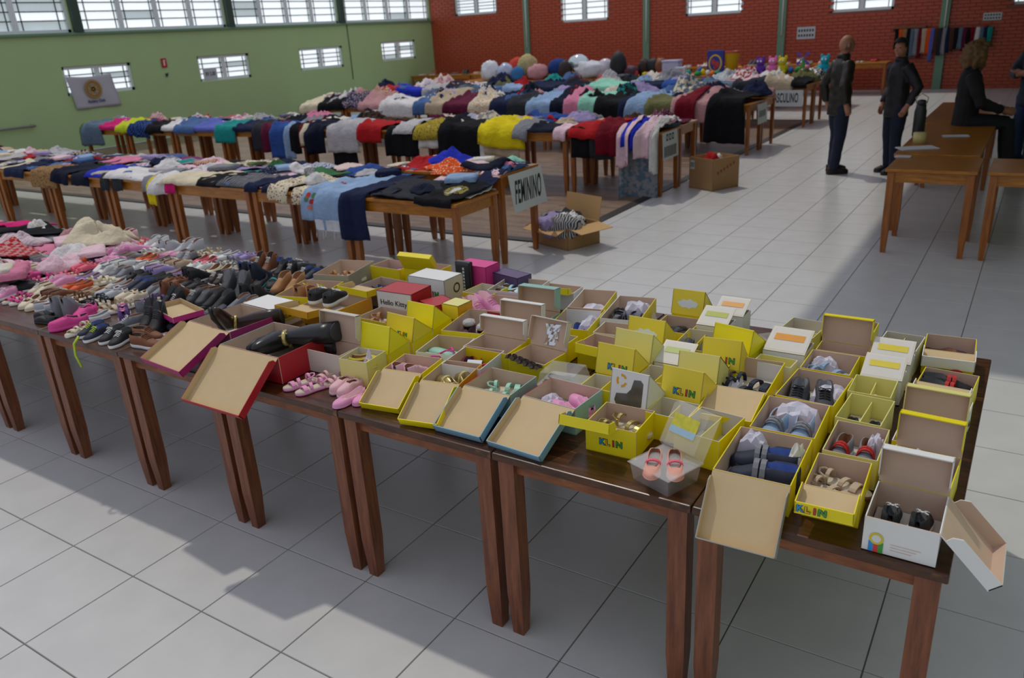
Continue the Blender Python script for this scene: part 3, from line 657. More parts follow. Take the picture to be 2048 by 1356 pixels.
wedge_box(1.745, .85, .14, .12, .1, Y, 'yellow box with a white cloud label above shiny black shoes', 'print', .095, None, 0, False, True)
shoebox(1.75, .72, .165, .19, .09, 0, 'print', 'yellow box holding shiny black shoes under the cloud-label lid')
pair('pump', 'black', 'black', 1.75, .72, 60, 'shiny black shoe in the box under the cloud label', .15, .07, fin='patent')
shoebox(1.74, .05, .14, .12, .09, 0, Y, 'empty yellow divided box beside the pink-shoe box', inner='cream', divider='x')
# --- middle columns
shoebox(1.50, .78, .175, .32, .11, 10, W_, 'tall box, white on one side and yellow on the other, with black patent shoes', sides={'R': Y})
pair('clog', 'black', 'black', 1.5, .76, -70, 'black patent shoe on white tissue', .17, .085, fin='patent'); tissue(1.51, .86, .14, .1, .1, 'white tissue paper behind the black patent shoes')
shoebox(1.29, .83, .165, .3, .105, 12, W_, 'box with one white and one yellow side holding only tissue paper', sides={'R': Y}); tissue(1.3, .8, .13, .2, .06, 'crumpled white tissue in the otherwise empty tall box')
shoebox(1.345, .58, .18, .27, .105, 10, Y, 'yellow box with navy shoes standing soles out')
pair('lowshoe', 'navy', 'black', 1.335, .53, -70, 'navy shoe with a pale piped edge', .15, .075); tissue(1.39, .63, .1, .12, .08, 'cream tissue beside the piped navy shoes')
shoebox(1.545, .54, .14, .14, .1, 5, W_, 'white-edged kraft box in the middle of the display, empty', inner='kraft')
t = shoebox(1.57, .385, .17, .13, .1, -6, Y, 'yellow box with two small pink shoe tips, wide yellow lid tray in front', lids=[('F', .09, 4, Y, .035, .05)])
pair('pump', 'palepink', 'white', 1.575, .39, 90, 'pale pink shoe with rounded tip in the wide-lid box', .11, .07)
shoebox(1.365, .36, .14, .12, .09, 0, Y, 'small yellow divided box beside a kraft lid', inner='cream', divider='x'); shoe('pump', 'coral', 'white', .1, (1.33, .36, FZ+.004), 1.6, 'coral red slip-on in the small divided box')
t = shoebox(1.385, .17, .18, .15, .095, -6, Y, 'box of dark brown flower sandals, kraft lid with silver foil stuck on', lids=[('B', .12, 70, 'cream')])
for k in range(5):
    a = thing('flower_sandal', 'dark brown sandal strap flower in the foil-lid box', 'sandal', (1.31+k*.035, .1-.012*k, FZ+.09), random.random()*6, 'dark brown flower sandals')
    for j in range(5):
        m = Matrix.Rotation(j*1.257, 4, 'Z'); MB().add([m @ Vector(p) for p in ((0, 0, 0), (.02, -.012, .012), (.028, 0, .006), (.02, .012, .012), (.012, 0, .018))], [(0, 1, 4), (1, 2, 4), (2, 3, 4), (3, 0, 4), (0, 3, 2, 1)]).build('petal', smat('darkbrown'), a)
q = MB(); n = 7
for i in range(n):
    for j in range(n): q.v.append(Vector(((i/(n-1)-.5)*.07*(1-.3*sin(pi*j/(n-1))), .012*noise.noise((i*1.3, j*1.7, 4)), j/(n-1)*.085)))
for i in range(n-1):
    for j in range(n-1): q.f.append((i*n+j, (i+1)*n+j, (i+1)*n+j+1, i*n+j+1)); q.m.append(0)
o = q.build('foil_sheet', mat('crinkled_foil', '#dfe2e6', .16, metal=.9, var=.2), None, False, (1.41, .245, FZ+.11), .1); o.rotation_euler = (-.3, 0, .1); tag(solid(o, .002), 'crinkled silver foil leaning on a kraft lid', 'foil')
# --- upright kraft lids of the column at x 1.15
shoebox(1.14, .54, .19, .17, .1, 2, 'mint', 'mint green box with a tall plain kraft lid raised', lids=[('B', .115, 84, 'mint', .05)])
shoe('sandal', 'cream', 'beige', .14, (1.14, .5, FZ+.03), .2, 'cream sandal in the mint box with raised lid')
shoebox(1.165, .35, .21, .16, .1, 1, Y, 'yellow box with a raised plain kraft lid behind the red shoes', lids=[('B', .105, 84, 'white')])
shoebox(1.175, .185, .215, .155, .1, 1, Y, 'yellow box with low raised kraft lid directly behind the red shoes', lids=[('B', .09, 84, 'white')], sides={'L': 'white'})
shoebox(1.05, .96, .19, .11, .095, 3, W_, 'shallow white kraft-lined box at the far table edge', lids=[('F', .06, 10, 'yellow')])
shoebox(.855, .88, .235, .23, .11, 6, W_, 'white box with aqua blue baby shoes and a paper tag')
pair('clog', 'aqua', 'lilac', .86, .87, 0, 'aqua blue rubber baby shoe with white tag', .2, .085)
o = MB().slab([(-.02, 0, 0), (.02, 0, 0), (.02, .045, .02), (-.02, .045, .02)], (0, -.4, 1), .001).build('price_tag', mat('paper', '#dfe6ea', .6, var=.03), None, False, (.87, .83, FZ+.09), -.4); tag(o, 'white paper tag on the aqua baby shoes', 'tag')
shoebox(.865, .62, .23, .23, .1, 5, 'red', 'red-edged box with pink glitter high-top sneakers')
pair('hightop', 'pink', 'white', .84, .6, -12, 'pink glitter high-top sneaker with white sole', .165, .085, lace='pink')
shoebox(.945, .37, .19, .29, .105, 10, Y, 'yellow box with plum boots trimmed in white fleece')
for s in (-1, 1):
    b = shoe('hightop', 'plum', 'plum', .15, (.955+s*.045, .33-.01*s, FZ+.004), -1.4, 'plum winter boot with white fleece trim', 'plum fleece boots')
    f = bmesh.new(); bmesh.ops.create_icosphere(f, subdivisions=2, radius=.2); me = bpy.data.meshes.new('fleece_trim'); f.to_mesh(f and me); f.free(); me.transform(Matrix.Translation((-.28, 0, .55)) @ Matrix.Diagonal((1.1, 1, .6, 1)))
    for v in me.vertices: v.co += Vector((1, 1, 1))*.03*noise.noise(v.co*9)
    me.materials.append(smat('white', 'fur')); link('fleece_trim', me, b)
t = shoebox(1.175, .03, .175, .2, .1, 6, W_, 'white box with red bow shoes and a paper label')
pair('pump', 'red', 'red', 1.18, .04, -60, 'glossy red shoe with a bow in the white box', .15, .08, fin='patent', strap='red')
o = MB().slab([(-.03, 0, 0), (.03, 0, 0), (.03, .03, .02), (-.03, .03, .02)], (0, -.5, 1), .001).build('price_tag', mat('paper', '#dfe6ea', .6, var=.03), None, False, (1.2, -.01, FZ+.075), .3); tag(o, 'white paper label on the red bow shoes', 'tag')
shoebox(.985, .1, .175, .2, .095, 10, W_, 'white-edged kraft box with mint and magenta flip-flops', inner='kraft2')
pair('flipflop', 'mint', 'mint', .99, .05, -10, 'mint flip-flop with magenta strap', .15, .07, strap='hotpink', z=FZ+.03)
# --- front edge boxes with lids leaning to the table
shoebox(.985, -.115, .175, .16, .095, 8, Y, 'yellow box with pale pink fold-over booties, lid leaning down in front', lids=[('F', .19, -28, Y)])
pair('hightop', 'palepink', 'cream', .96, -.1, 95, 'pale pink fold-over baby bootie', .12, .065)
shoebox(1.185, -.125, .16, .2, .1, 10, Y, 'yellow box with gold bow shoes, lid leaning down in front', lids=[('F', .2, -28, Y)], sides={'R': 'orange'})
pair('clog', 'gold', 'gold', 1.19, -.11, 150, 'shiny gold shoe with a bow', .14, .075, fin='metal', strap='gold')
shoebox(1.40, -.115, .2, .18, .1, 0, 'mint', 'pale blue and red-rimmed box with clear jelly sandals, lid leaning with orange corner', lids=[('F', .21, -27, 'blue')], sides={'L': 'red'})
pair('sandal', 'pale' if 'pale' in COLS else 'cream', 'cream', 1.41, -.1, 20, 'translucent pale green jelly sandal', .14, .08, strap='mint', fin='rubber')
shoebox(1.655, -.105, .215, .18, .1, -4, 'mint', 'red-rimmed mint box with pink jelly shoes, big lid leaning to the table edge', lids=[('F', .23, -26, 'blue')], sides={'L': 'red'})
pair('clog', 'pink', 'pink', 1.69, -.1, 150, 'pink jelly baby shoe in the mint box', .13, .075, fin='rubber'); tissue(1.6, -.1, .07, .1, .05, 'white tissue in the pink jelly shoe box')
shoebox(1.915, -.185, .175, .165, .1, 2, Y, 'yellow box with logo on its front, gold sandals inside, lid tray pushed forward', lids=[('F', .075, 14, Y, .03, -.06)], logo='klin')
pair('sandal', 'gold', 'gold', 1.92, -.17, -20, 'gold strap sandal in clear plastic', .14, .075, strap='gold', fin='metal')
# --- left part of the display
def lay(o, shaft, toe, loc, sc):
    z = Vector(shaft).normalized(); x = Vector(toe); x = (x-z*x.dot(z)).normalized(); y = z.cross(x)
    o.matrix_world = Matrix.Translation(loc) @ Matrix(((x.x, y.x, z.x, 0), (x.y, y.y, z.y, 0), (x.z, y.z, z.z, 0), (0, 0, 0, 1))) @ Matrix.Diagonal((sc, sc, sc, 1))
shoebox(.72, .78, .165, .16, .1, -3, Y, 'yellow divided box without lid behind the pink sneakers', inner='cream', divider='x')
def closed_box(cx, cy, w, d, h, yaw, top, front, right, label, z=FZ, tilt=0):
    t = thing('shoe_box', label, 'shoe box', (cx, cy, z), radians(yaw)); t.rotation_euler = (radians(tilt), 0, radians(yaw))
    x, y = w/2, d/2; q = MB(); q.box((0, 0, h*.45), (w-.006, d-.006, h*.9)); q.build('tray', bcol(front), t)
    q = MB(); q.slab([(-x, -y, h), (x, -y, h), (x, y, h), (-x, y, h)], (0, 0, 1), TH, 0, 0); q.slab([(-x, -y, h*.3), (x, -y, h*.3), (x, -y, h), (-x, -y, h)], (0, -1, 0), TH, 1, 1); q.slab([(x, -y, h*.3), (x, y, h*.3), (x, y, h), (x, -y, h)], (1, 0, 0), TH, 2, 2)
    q.slab([(-x, -y, h*.3), (-x, y, h*.3), (-x, y, h), (-x, -y, h)], (-1, 0, 0), TH, 2, 2); q.slab([(-x, y, h*.3), (x, y, h*.3), (x, y, h), (-x, y, h)], (0, 1, 0), TH, 1, 1)
    ld = q.build('lid', [bcol(top), bcol(front), bcol(right)], t)
    return t, ld
t, ld = closed_box(.44, .74, .24, .15, .16, -2, 'white', 'white', 'cream', 'closed white box with a colourful logo and a round stamp on its side')
klin(ld, (.03, -.0765, .08), (pi/2, 0, 0), .036); q = MB(); q.add([(.1215, .02+.026*cos(a*pi/9), .1+.026*sin(a*pi/9)) for a in range(18)]+[(.1215, .02+.018*cos(a*pi/9), .1+.018*sin(a*pi/9)) for a in range(18)], [(a, (a+1) % 18, 18+(a+1) % 18, 18+a) for a in range(18)]); q.build('round_stamp', mat('ink', '#3a3422', .5, var=0), ld)
t, ld = closed_box(.46, .47, .21, .16, .17, 2, 'red', 'white', 'red', 'box with a white lettered front and red ends, behind the brown sandals')
text('Hello Kitty', .036, mat('ink', '#23242a', .5, var=0), ld, (-.005, -.0815, .115), (pi/2, 0, 0))
q = MB()
for k in range(9): bar_print(q, (-.075+k*.0165, -.082, .066), (1, 0, 0), (0, 0, 1), 0, .011, 0, .018)
q.build('pink_print', mat('ink', '#d9909a', .5, var=0), ld)
t, ld = closed_box(.66, .47, .13, .13, .13, -24, 'red', 'red', 'red', 'red box with pale lettering leaning beside the white lettered box')
text('We', .03, mat('ink', '#d8b8b0', .5, var=0), ld, (.02, -.0665, .07), (pi/2, 0, 0))
t, ld = closed_box(.775, .47, .1, .1, .14, -4, 'pale', 'print', 'orange', 'small upright yellow box with colourful logo near the pink sneakers'); klin(ld, (.0, -.0515, .06), (pi/2, 0, 0), .028)
wedge_box(.74, .235, .155, .13, .1, Y, 'bright yellow plain box with tipped lid behind the plum boots', 'sun', .095, None, -4)
wedge_box(.75, .085, .16, .13, .1, Y, 'yellow printed box with tipped lid and a grey emblem on its cheek', 'print', .09, 'small', -6)
wedge_box(.745, -.07, .155, .13, .1, Y, 'bright yellow plain box with tipped lid behind the small pale box', 'sun', .1, None, -2)
shoebox(.76, -.16, .135, .13, .11, 6, P_, 'small pale yellow open box with yellow baby shoes and tissue', inner='cream')
pair('lowshoe', 'yellow', 'cream', .76, -.16, 30, 'yellow baby shoe in the small pale box', .11, .055, z=FZ+.045); tissue(.78, -.15, .05, .05, .09, 'white tissue in the small pale box')
shoebox(.56, -.13, .21, .13, .1, 0, 'cream', 'box with a big raised kraft lid beside the black riding boots', lids=[('B', .13, 82, 'cream')])
def long_boot(label, c, loc, shaft, toe, sc):
    t = thing('boot', label, 'boot', loc); lay(t, shaft, toe, loc, sc); m = smat(c, 'smooth')
    def tub(name, pts, rad, mm, sy=.72):
        q = MB().tube(pts, rad, 14)
        for k in range(len(q.v)): q.v[k].y *= sy
        return q.build(name, mm, t, True)
    tub('shaft', [(0, 0, .33), (0, 0, .27), (-.004, 0, .2), (-.004, 0, .12), (.0, 0, .07), (.0, 0, .03)], [.062, .063, .06, .046, .04, .042], m)
    tub('foot', [(-.04, 0, .03), (-.02, 0, .035), (.02, 0, .045), (.06, 0, .038), (.11, 0, .03), (.15, 0, .026), (.172, 0, .022)], [.015, .034, .044, .04, .034, .026, .01], m, .85)
    tub('sole', [(-.045, 0, .0), (-.02, 0, .0), (.04, 0, .002), (.1, 0, -.002), (.17, 0, .0)], [.012, .02, .018, .02, .01], smat('black', 'rubber'), 1.6)
    tub('lining', [(0, 0, .331), (0, 0, .334)], [.055, .05], smat('darkgrey', 'lining'))  # flat dark disc standing in for the shaded hollow of the open shaft
    tub('chain' if c == 'black' else 'buckle', [(.012, 0, .075), (.008, 0, .088)], [.049, .049], smat('gold', 'metal'))
    return t
shoebox(.3, -.2, .36, .3, .12, 0, 'red', 'large red and teal boot box with black riding boots, lid hanging off the table', lids=[('F', .28, -40, 'red', .03)], sides={'L': 'teal', 'B': 'cream'})
long_boot('tall black leather riding boot with gold chain lying in the red and teal box', 'black', (.24, -.17, FZ+.1), (.95, .25, .16), (-.25, -.95, 0), 1.0)
long_boot('second black riding boot under the first in the red and teal box', 'black', (.2, -.1, FZ+.07), (.97, .2, 0), (-.25, -.95, 0), .95)
shoebox(-.11, -.08, .32, .28, .12, -5, 'magenta', 'large magenta boot box with dark brown boots, lid leaning off the table edge', lids=[('F', .28, -25, 'magenta', .03)], sides={'L': 'purple'})
long_boot('dark brown leather boot with gold buckle lying in the magenta box', 'darkbrown', (-.17, -.12, FZ+.085), (.8, .6, .06), (-.6, -.5, 0), .86)
t, ld = closed_box(-.18, .19, .25, .16, .1, -4, 'white', 'white', 'print', 'closed white box with printed yellow end above the magenta boot box')
klin(ld, (.1265, .0, .05), (pi/2, 0, pi/2), .022)
shoebox(.485, .3, .22, .17, .09, -2, Y, 'low yellow box with light brown sandals', sides={'L': 'cream'})
pair('sandal', 'tan', 'brown', .49, .3, 20, 'light brown child sandal with dark insole', .17, .085, strap='tan')
t = shoebox(.13, .34, .24, .24, .1, -4, 'orange', 'orange-rimmed box with a wide kraft lid pushed to the front, black sneakers standing on it', lids=[('F', .16, 6, 'orange', .03)])
for s in (-1, 1): shoe('sneaker', 'black', 'white', .17, (.12+s*.05, .3, FZ+.115), 1.75, 'black canvas sneaker with cream sole on the orange-rimmed box', 'black canvas sneakers on the orange box', lace='white')
shoebox(-.16, .44, .24, .28, .1, 14, Y, 'yellow box with light brown work boots')
pair('hightop', 'tan', 'brown', -.15, .46, 100, 'light brown laced work boot in a yellow box', .17, .09, lace='yellow')
t = shoebox(.16, .66, .22, .17, .1, -4, 'grey', 'grey box with dark blue shoes, yellow-rimmed lid tray in front', lids=[('F', .14, 3, Y, .03)])
pair('lowshoe', 'navy', 'blue', .13, .68, 10, 'dark blue ruffled shoe in the grey box', .15, .07)
shoebox(-.26, .8, .22, .3, .105, 14, 'grey', 'grey-edged box with light brown strap sandals')
pair('sandal', 'tan', 'cream', -.25, .8, 60, 'tan leather sandal in the grey-edged box', .17, .085, strap='tan')
shoebox(-.04, .97, .22, .15, .1, -2, Y, 'yellow box with patterned little shoes at the far table edge'); pair('lowshoe', 'purple', 'cream', -.04, .97, 20, 'purple patterned shoe with cream sole', .13, .07)
shoebox(.2, .98, .22, .14, .11, 2, Y, 'yellow box with its kraft lid standing, at the far edge behind the logo box', lids=[('F', .1, 60, Y)])
closed_box(.545, .97, .2, .12, .17, -3, 'pink', 'pink', 'pink', 'hot pink upright shoe box at the far table edge')
o = MB().box((0, 0, .1), (.1, .03, .2)).build('wallet', mat('black_vinyl', '#1b1d22', .3, var=.1, coat=.3), None, False, (.52, .885, FZ), -.05); bevel(o, .008); tag(o, 'black folded pouch with white lettering standing before the pink box', 'pouch')
q = MB()
for k in range(8): q.add([(.0, -.0157, .03+k*.018), (.012, -.0157, .03+k*.018), (.012, -.0157, .042+k*.018), (.0, -.0157, .042+k*.018)], [(0, 1, 2, 3)])
q.build('lettering', mat('ink', '#cfd2d4', .5, var=0), o)
closed_box(.74, .99, .2, .1, .13, -14, 'purple', 'purple', 'purple', 'dark purple shoe box at the far table edge')
# loose shoes, clamshells
CLEAR = mat('clear_plastic', '#ffffff', .04, var=0, alpha=.16, spec=.8)
def clamshell(cx, cy, w, d, h, rz, label, lidtilt=None):
    t = thing('plastic_clamshell', label, 'plastic box', (cx, cy, FZ), rz)
    q = MB(); q.box((0, 0, h/2), (w*.86, d*.86, h), top=(1.12, 1.12)); q.build('tray', CLEAR, t); q = MB(); q.box((0, 0, h), (w*1.04, d*1.04, .004)); bevel(q.build('rim', CLEAR, t), .002)
    if lidtilt is not None:
        m = Matrix.Translation((0, d*.5, h)) @ Matrix.Rotation(radians(lidtilt), 4, 'X'); q = MB(); q.box((0, d/2, .02), (w, d, .04), 0, m, (.85, .85)); ld = q.build('lid', CLEAR, t)
        q = MB(); q.box((0, d*.62, .043), (w*.6, d*.26, .001), 0, m); q.build('label_strip', mat('label', '#c8c23a', .4, var=.3, scale=60), ld); q = MB(); q.box((0, d*.42, .043), (w*.6, d*.14, .001), 0, m); q.build('label_strip', mat('label', '#9fc0cf', .4, var=.1), ld)
    else:
        q = MB(); q.box((0, 0, h+.025), (w, d, .05), 0, None, (.85, .85)); q.build('lid', CLEAR, t)
    return t
clamshell(2.13, -.33, .16, .15, .06, -.35, 'open clear plastic clamshell with peach baby shoes at the table edge', 58)
pair('pump', 'peach', 'peach', 2.13, -.34, -70, 'peach baby shoe with a bow in the clear clamshell', .12, .065, strap='coral', z=FZ+.02)
clamshell(1.565, .06, .16, .14, .06, .1, 'closed clear plastic clamshell with olive shoes')
pair('lowshoe', 'green', 'black', 1.565, .06, 10, 'olive green shoe inside the closed clamshell', .12, .065, z=FZ+.008)
for k, (x, y, rz) in enumerate([(2.05, .76, .3), (2.12, .8, .5), (2.1, .7, 1.2)]):
    t = shoe('lowshoe', 'navy', 'red', .14, (x, y, FZ+.002), rz, 'navy shoe with red sole in a clear bag by the bright yellow box', 'navy shoes in clear bags')
    f = bmesh.new(); bmesh.ops.create_icosphere(f, subdivisions=2, radius=.62); me = bpy.data.meshes.new('clear_bag'); f.to_mesh(me); f.free()
    for v in me.vertices: v.co = Vector((v.co.x*.95, v.co.y*.55, max(.01, .25+v.co.z*.5)))+Vector((1, 1, .5))*.06*noise.noise(v.co*4)
    me.materials.append(CLEAR); link('clear_bag', me, t)
t = shoebox(-.62, -.04, .3, .16, .03, -14, 'pink', 'shallow pink lid lying upside down among the loose shoes', inner='kraft2', name='card_tray', cat='tray', z=FZ+.055)
t = shoebox(-.32, .1, .2, .12, .05, 22, 'purple', 'low purple and magenta tray beside the loose shoes', inner='kraft', sides={'F': 'magenta'}, name='card_tray', cat='tray', z=FZ)
LOOSE = [('sandal', 'pink', 'pink', .56, -.33, -1.9, 'pink sandal with cream insole at the table edge', .14), ('sandal', 'pink', 'pink', .64, -.34, -1.9, 'pink sandal with cream insole at the table edge', .14),
         ('sandal', 'palepink', 'palepink', .6, -.22, -1.6, 'pale pink sandal behind the pink sandals', .13), ('sandal', 'palepink', 'palepink', .67, -.24, -1.7, 'pale pink sandal behind the pink sandals', .13),
         ('clog', 'palepink', 'palepink', .74, -.27, -1.5, 'pale pink translucent jelly shoe on the bare table', .14), ('clog', 'palepink', 'palepink', .79, -.28, -1.5, 'pale pink translucent jelly shoe on the bare table', .14),
         ('pump', 'pink', 'pink', .85, -.35, -1.7, 'rose pink jelly shoe with open top at the table edge', .15), ('pump', 'pink', 'pink', .9, -.3, -1.6, 'rose pink jelly shoe with open top at the table edge', .15),
         ('flipflop', 'hotpink', 'hotpink', .55, -.1, 2.9, 'hot pink flip-flop beside the raised kraft lid', .15), ('sandal', 'aqua', 'coral', .62, -.1, -1.5, 'coral and aqua sandal behind the pale pink sandals', .13)]
for k, c, cs, x, y, rz, lb, L in LOOSE: shoe(k, c, cs, L, (x, y, FZ+.002), rz, lb, 'loose '+lb)
# ================================================================ loose shoes on the left tables
def one(kind, c, cs, x, y, deg, L, label, **k):
    return shoe(kind, c, cs, L, (x, y, FZ+.001), radians(deg), label, 'loose shoes: '+label, **k)
EXPL = [('sneaker', 'brown', 'white', -.47, -.33, 8, .17, 'brown low sneaker with thick white sole at the table edge', {'lace': 'brown'}), ('sneaker', 'brown', 'white', -.55, -.26, 12, .17, 'brown low sneaker with thick white sole at the table edge', {'lace': 'brown'}),
        ('sneaker', 'black', 'white', -.64, -.35, -70, .16, 'black and white sneaker beside the brown sneakers', {'lace': 'white'}), ('sneaker', 'black', 'white', -.73, -.34, -75, .16, 'black and white sneaker beside the brown sneakers', {'lace': 'white'}),
        ('sneaker', 'navy', 'white', -.83, -.36, -80, .15, 'navy sneaker with lime green laces hanging over the edge', {'lace': 'lime'}), ('sneaker', 'navy', 'white', -.91, -.34, -85, .15, 'navy sneaker with lime green laces hanging over the edge', {'lace': 'lime'}),
        ('sandal', 'coral', 'white', -1.0, -.36, -75, .15, 'coral sandal with pale strap by the table edge', {'strap': 'cream'}), ('clog', 'hotpink', 'hotpink', -1.13, -.33, -110, .19, 'big hot pink rubber clog at the table edge', {}), ('clog', 'hotpink', 'hotpink', -1.2, -.2, -60, .19, 'big hot pink rubber clog at the table edge', {}),
        ('lowshoe', 'black', 'black', -1.33, -.34, 190, .16, 'black flat shoe left of the pink clogs', {}), ('lowshoe', 'black', 'black', -1.42, -.3, 185, .16, 'black flat shoe left of the pink clogs', {}),
        ('boot', 'black', 'black', -.62, -.16, -60, .17, 'tall black lace-up boot standing among the loose shoes', {'lace': 'darkgrey'}), ('boot', 'black', 'black', -.72, -.14, -60, .17, 'tall black lace-up boot standing among the loose shoes', {'lace': 'darkgrey'}),
        ('hightop', 'purple', 'white', -.92, -.15, 150, .16, 'purple sneaker with pink lining behind the lime-laced pair', {'lace': 'pink'}), ('hightop', 'purple', 'white', -1.0, -.1, 150, .16, 'purple sneaker with pink lining behind the lime-laced pair', {'lace': 'pink'}),
        ('pump', 'silver', 'white', -.45, -.2, 200, .16, 'shiny silver shoe next to the magenta boot box', {'fin': 'metal'}), ('pump', 'silver', 'white', -.47, -.12, 200, .16, 'shiny silver shoe next to the magenta boot box', {'fin': 'metal'}),
        ('hightop', 'tan', 'brown', -.46, .6, -80, .17, 'tan winter boot with dark collar beside the card boxes', {}), ('hightop', 'tan', 'brown', -.55, .58, -80, .17, 'tan winter boot with dark collar beside the card boxes', {}),
        ('boot', 'darkgrey', 'black', -.62, .36, -70, .19, 'large charcoal boot beside the yellow work-boot box', {}), ('boot', 'darkgrey', 'black', -.72, .34, -70, .19, 'large charcoal boot beside the yellow work-boot box', {}),
        ('lowshoe', 'black', 'teal', -.66, .62, -60, .17, 'black shoe with turquoise laces among the dark shoes', {'lace': 'teal', }), ('lowshoe', 'black', 'teal', -.75, .6, -60, .17, 'black shoe with turquoise laces among the dark shoes', {})]
for e in EXPL:
    if e[0] == 'lowshoe' and 'lace' in e[8]: e[8].pop('lace'); e[8]['strap'] = 'teal'
    one(*e[:7], e[7], **e[8])
ZN = {'dark': ['black', 'black', 'darkgrey', 'navy', 'brown', 'black', 'darkbrown', 'grey'], 'mid': ['beige', 'cream', 'grey', 'white', 'palepink', 'black', 'silver', 'black', 'lilac', 'navy', 'beige', 'brown'], 'pink': ['pink', 'palepink', 'white', 'hotpink', 'coral', 'purple', 'orange', 'cream', 'grey', 'pink']}
WORD = {'darkgrey': 'charcoal', 'palepink': 'pale pink', 'hotpink': 'hot pink', 'darkbrown': 'dark brown', 'lightblue': 'light blue'}
KN = {'sneaker': 'sneaker', 'lowshoe': 'low shoe', 'hightop': 'high-top', 'pump': 'slip-on', 'sandal': 'sandal', 'clog': 'clog', 'boot': 'boot'}
occ = [(e[3], e[4]) for e in EXPL]
rs = random.Random(11)
for r, y in enumerate([-.2, -.055, .09, .235, .38, .525, .67, .815, .95]):
    x = -.42-(.12 if y < .05 else .0)-rs.random()*.05
    if y > .7: x -= .1
    while x > -2.75:
        zone = 'dark' if x > -1.0 and y > -.02 else ('mid' if x > -1.75 else 'pink')
        if rs.random() < .18: zone = rs.choice(['dark', 'mid', 'pink'])
        c = rs.choice(ZN[zone]); kind = rs.choice(['sneaker', 'sneaker', 'lowshoe', 'hightop', 'pump', 'sandal', 'clog'] if zone != 'dark' else ['sneaker', 'hightop', 'boot', 'lowshoe', 'sneaker'])
        cs = rs.choice(['white', 'white', c, 'cream', 'black']) if zone != 'dark' else rs.choice(['black', 'black', 'white', 'brown'])
        deg = rs.choice([-90, -90, 90])+rs.uniform(-22, 22); L = rs.uniform(.14, .17)
        for s in (0, 1):
            xx = x-s*.078
            if all((xx-a)**2+((y-b)*.6)**2 > .0052 for a, b in occ):
                one(kind, c, cs, xx, y+rs.uniform(-.015, .015), deg+rs.uniform(-5, 5), L, '%s %s with %s sole in the crowd of loose shoes' % (WORD.get(c, c), KN[kind], WORD.get(cs, cs)), lace=('white' if c != 'white' else 'grey') if kind in ('sneaker', 'hightop', 'boot') and rs.random() < .6 else None, strap=c if kind in ('lowshoe',) and rs.random() < .4 else None)
        x -= .175+rs.random()*.02
o = MB().tube([(-.86, -.43, FZ+.03), (-.865, -.46, FZ-.0), (-.87, -.465, FZ-.06), (-.85, -.46, FZ-.12)], .006, 6).build('shoelace', smat('lime', 'rubber'), None, True); tag(o, 'lime green shoelace dangling over the table edge', 'shoelace')
# ================================================================ clothes
GC = {'black': '#16171b', 'charcoal': '#2f3137', 'navy': '#1c2440', 'darknavy': '#14192b', 'blue': '#2f4f92', 'royal': '#2432b0', 'violet': '#5d67b4', 'denim': '#4a6794', 'lightdenim': '#8ba6c6', 'slate': '#5b6e80', 'grey': '#85868c', 'lightgrey': '#b4b2b4', 'white': '#d6d4d2', 'cream': '#d3c8ac', 'beige': '#b7a58c', 'pink': '#d07f9a', 'hotpink': '#c8246f', 'dustypink': '#b98b8c', 'palepink': '#dfbfc8', 'red': '#a81e22', 'darkred': '#6d1220', 'maroon': '#5c1b36', 'orange': '#d9541c', 'yellow': '#d9c51b', 'mustard': '#a59231', 'lime': '#bccb2c', 'green': '#3b6b44', 'olive': '#6a6a44', 'teal': '#1f8a86', 'mint': '#8fcdb4', 'brown': '#4c3328', 'tan': '#97754c', 'lilac': '#9b8fb9', 'aqua': '#5d9fb0'}
GW = {'darknavy': 'very dark navy', 'royal': 'royal blue', 'violet': 'violet blue', 'denim': 'denim blue', 'lightdenim': 'light denim', 'lightgrey': 'light grey', 'hotpink': 'hot pink', 'dustypink': 'dusty pink', 'palepink': 'pale pink', 'darkred': 'dark red'}
import numpy as np
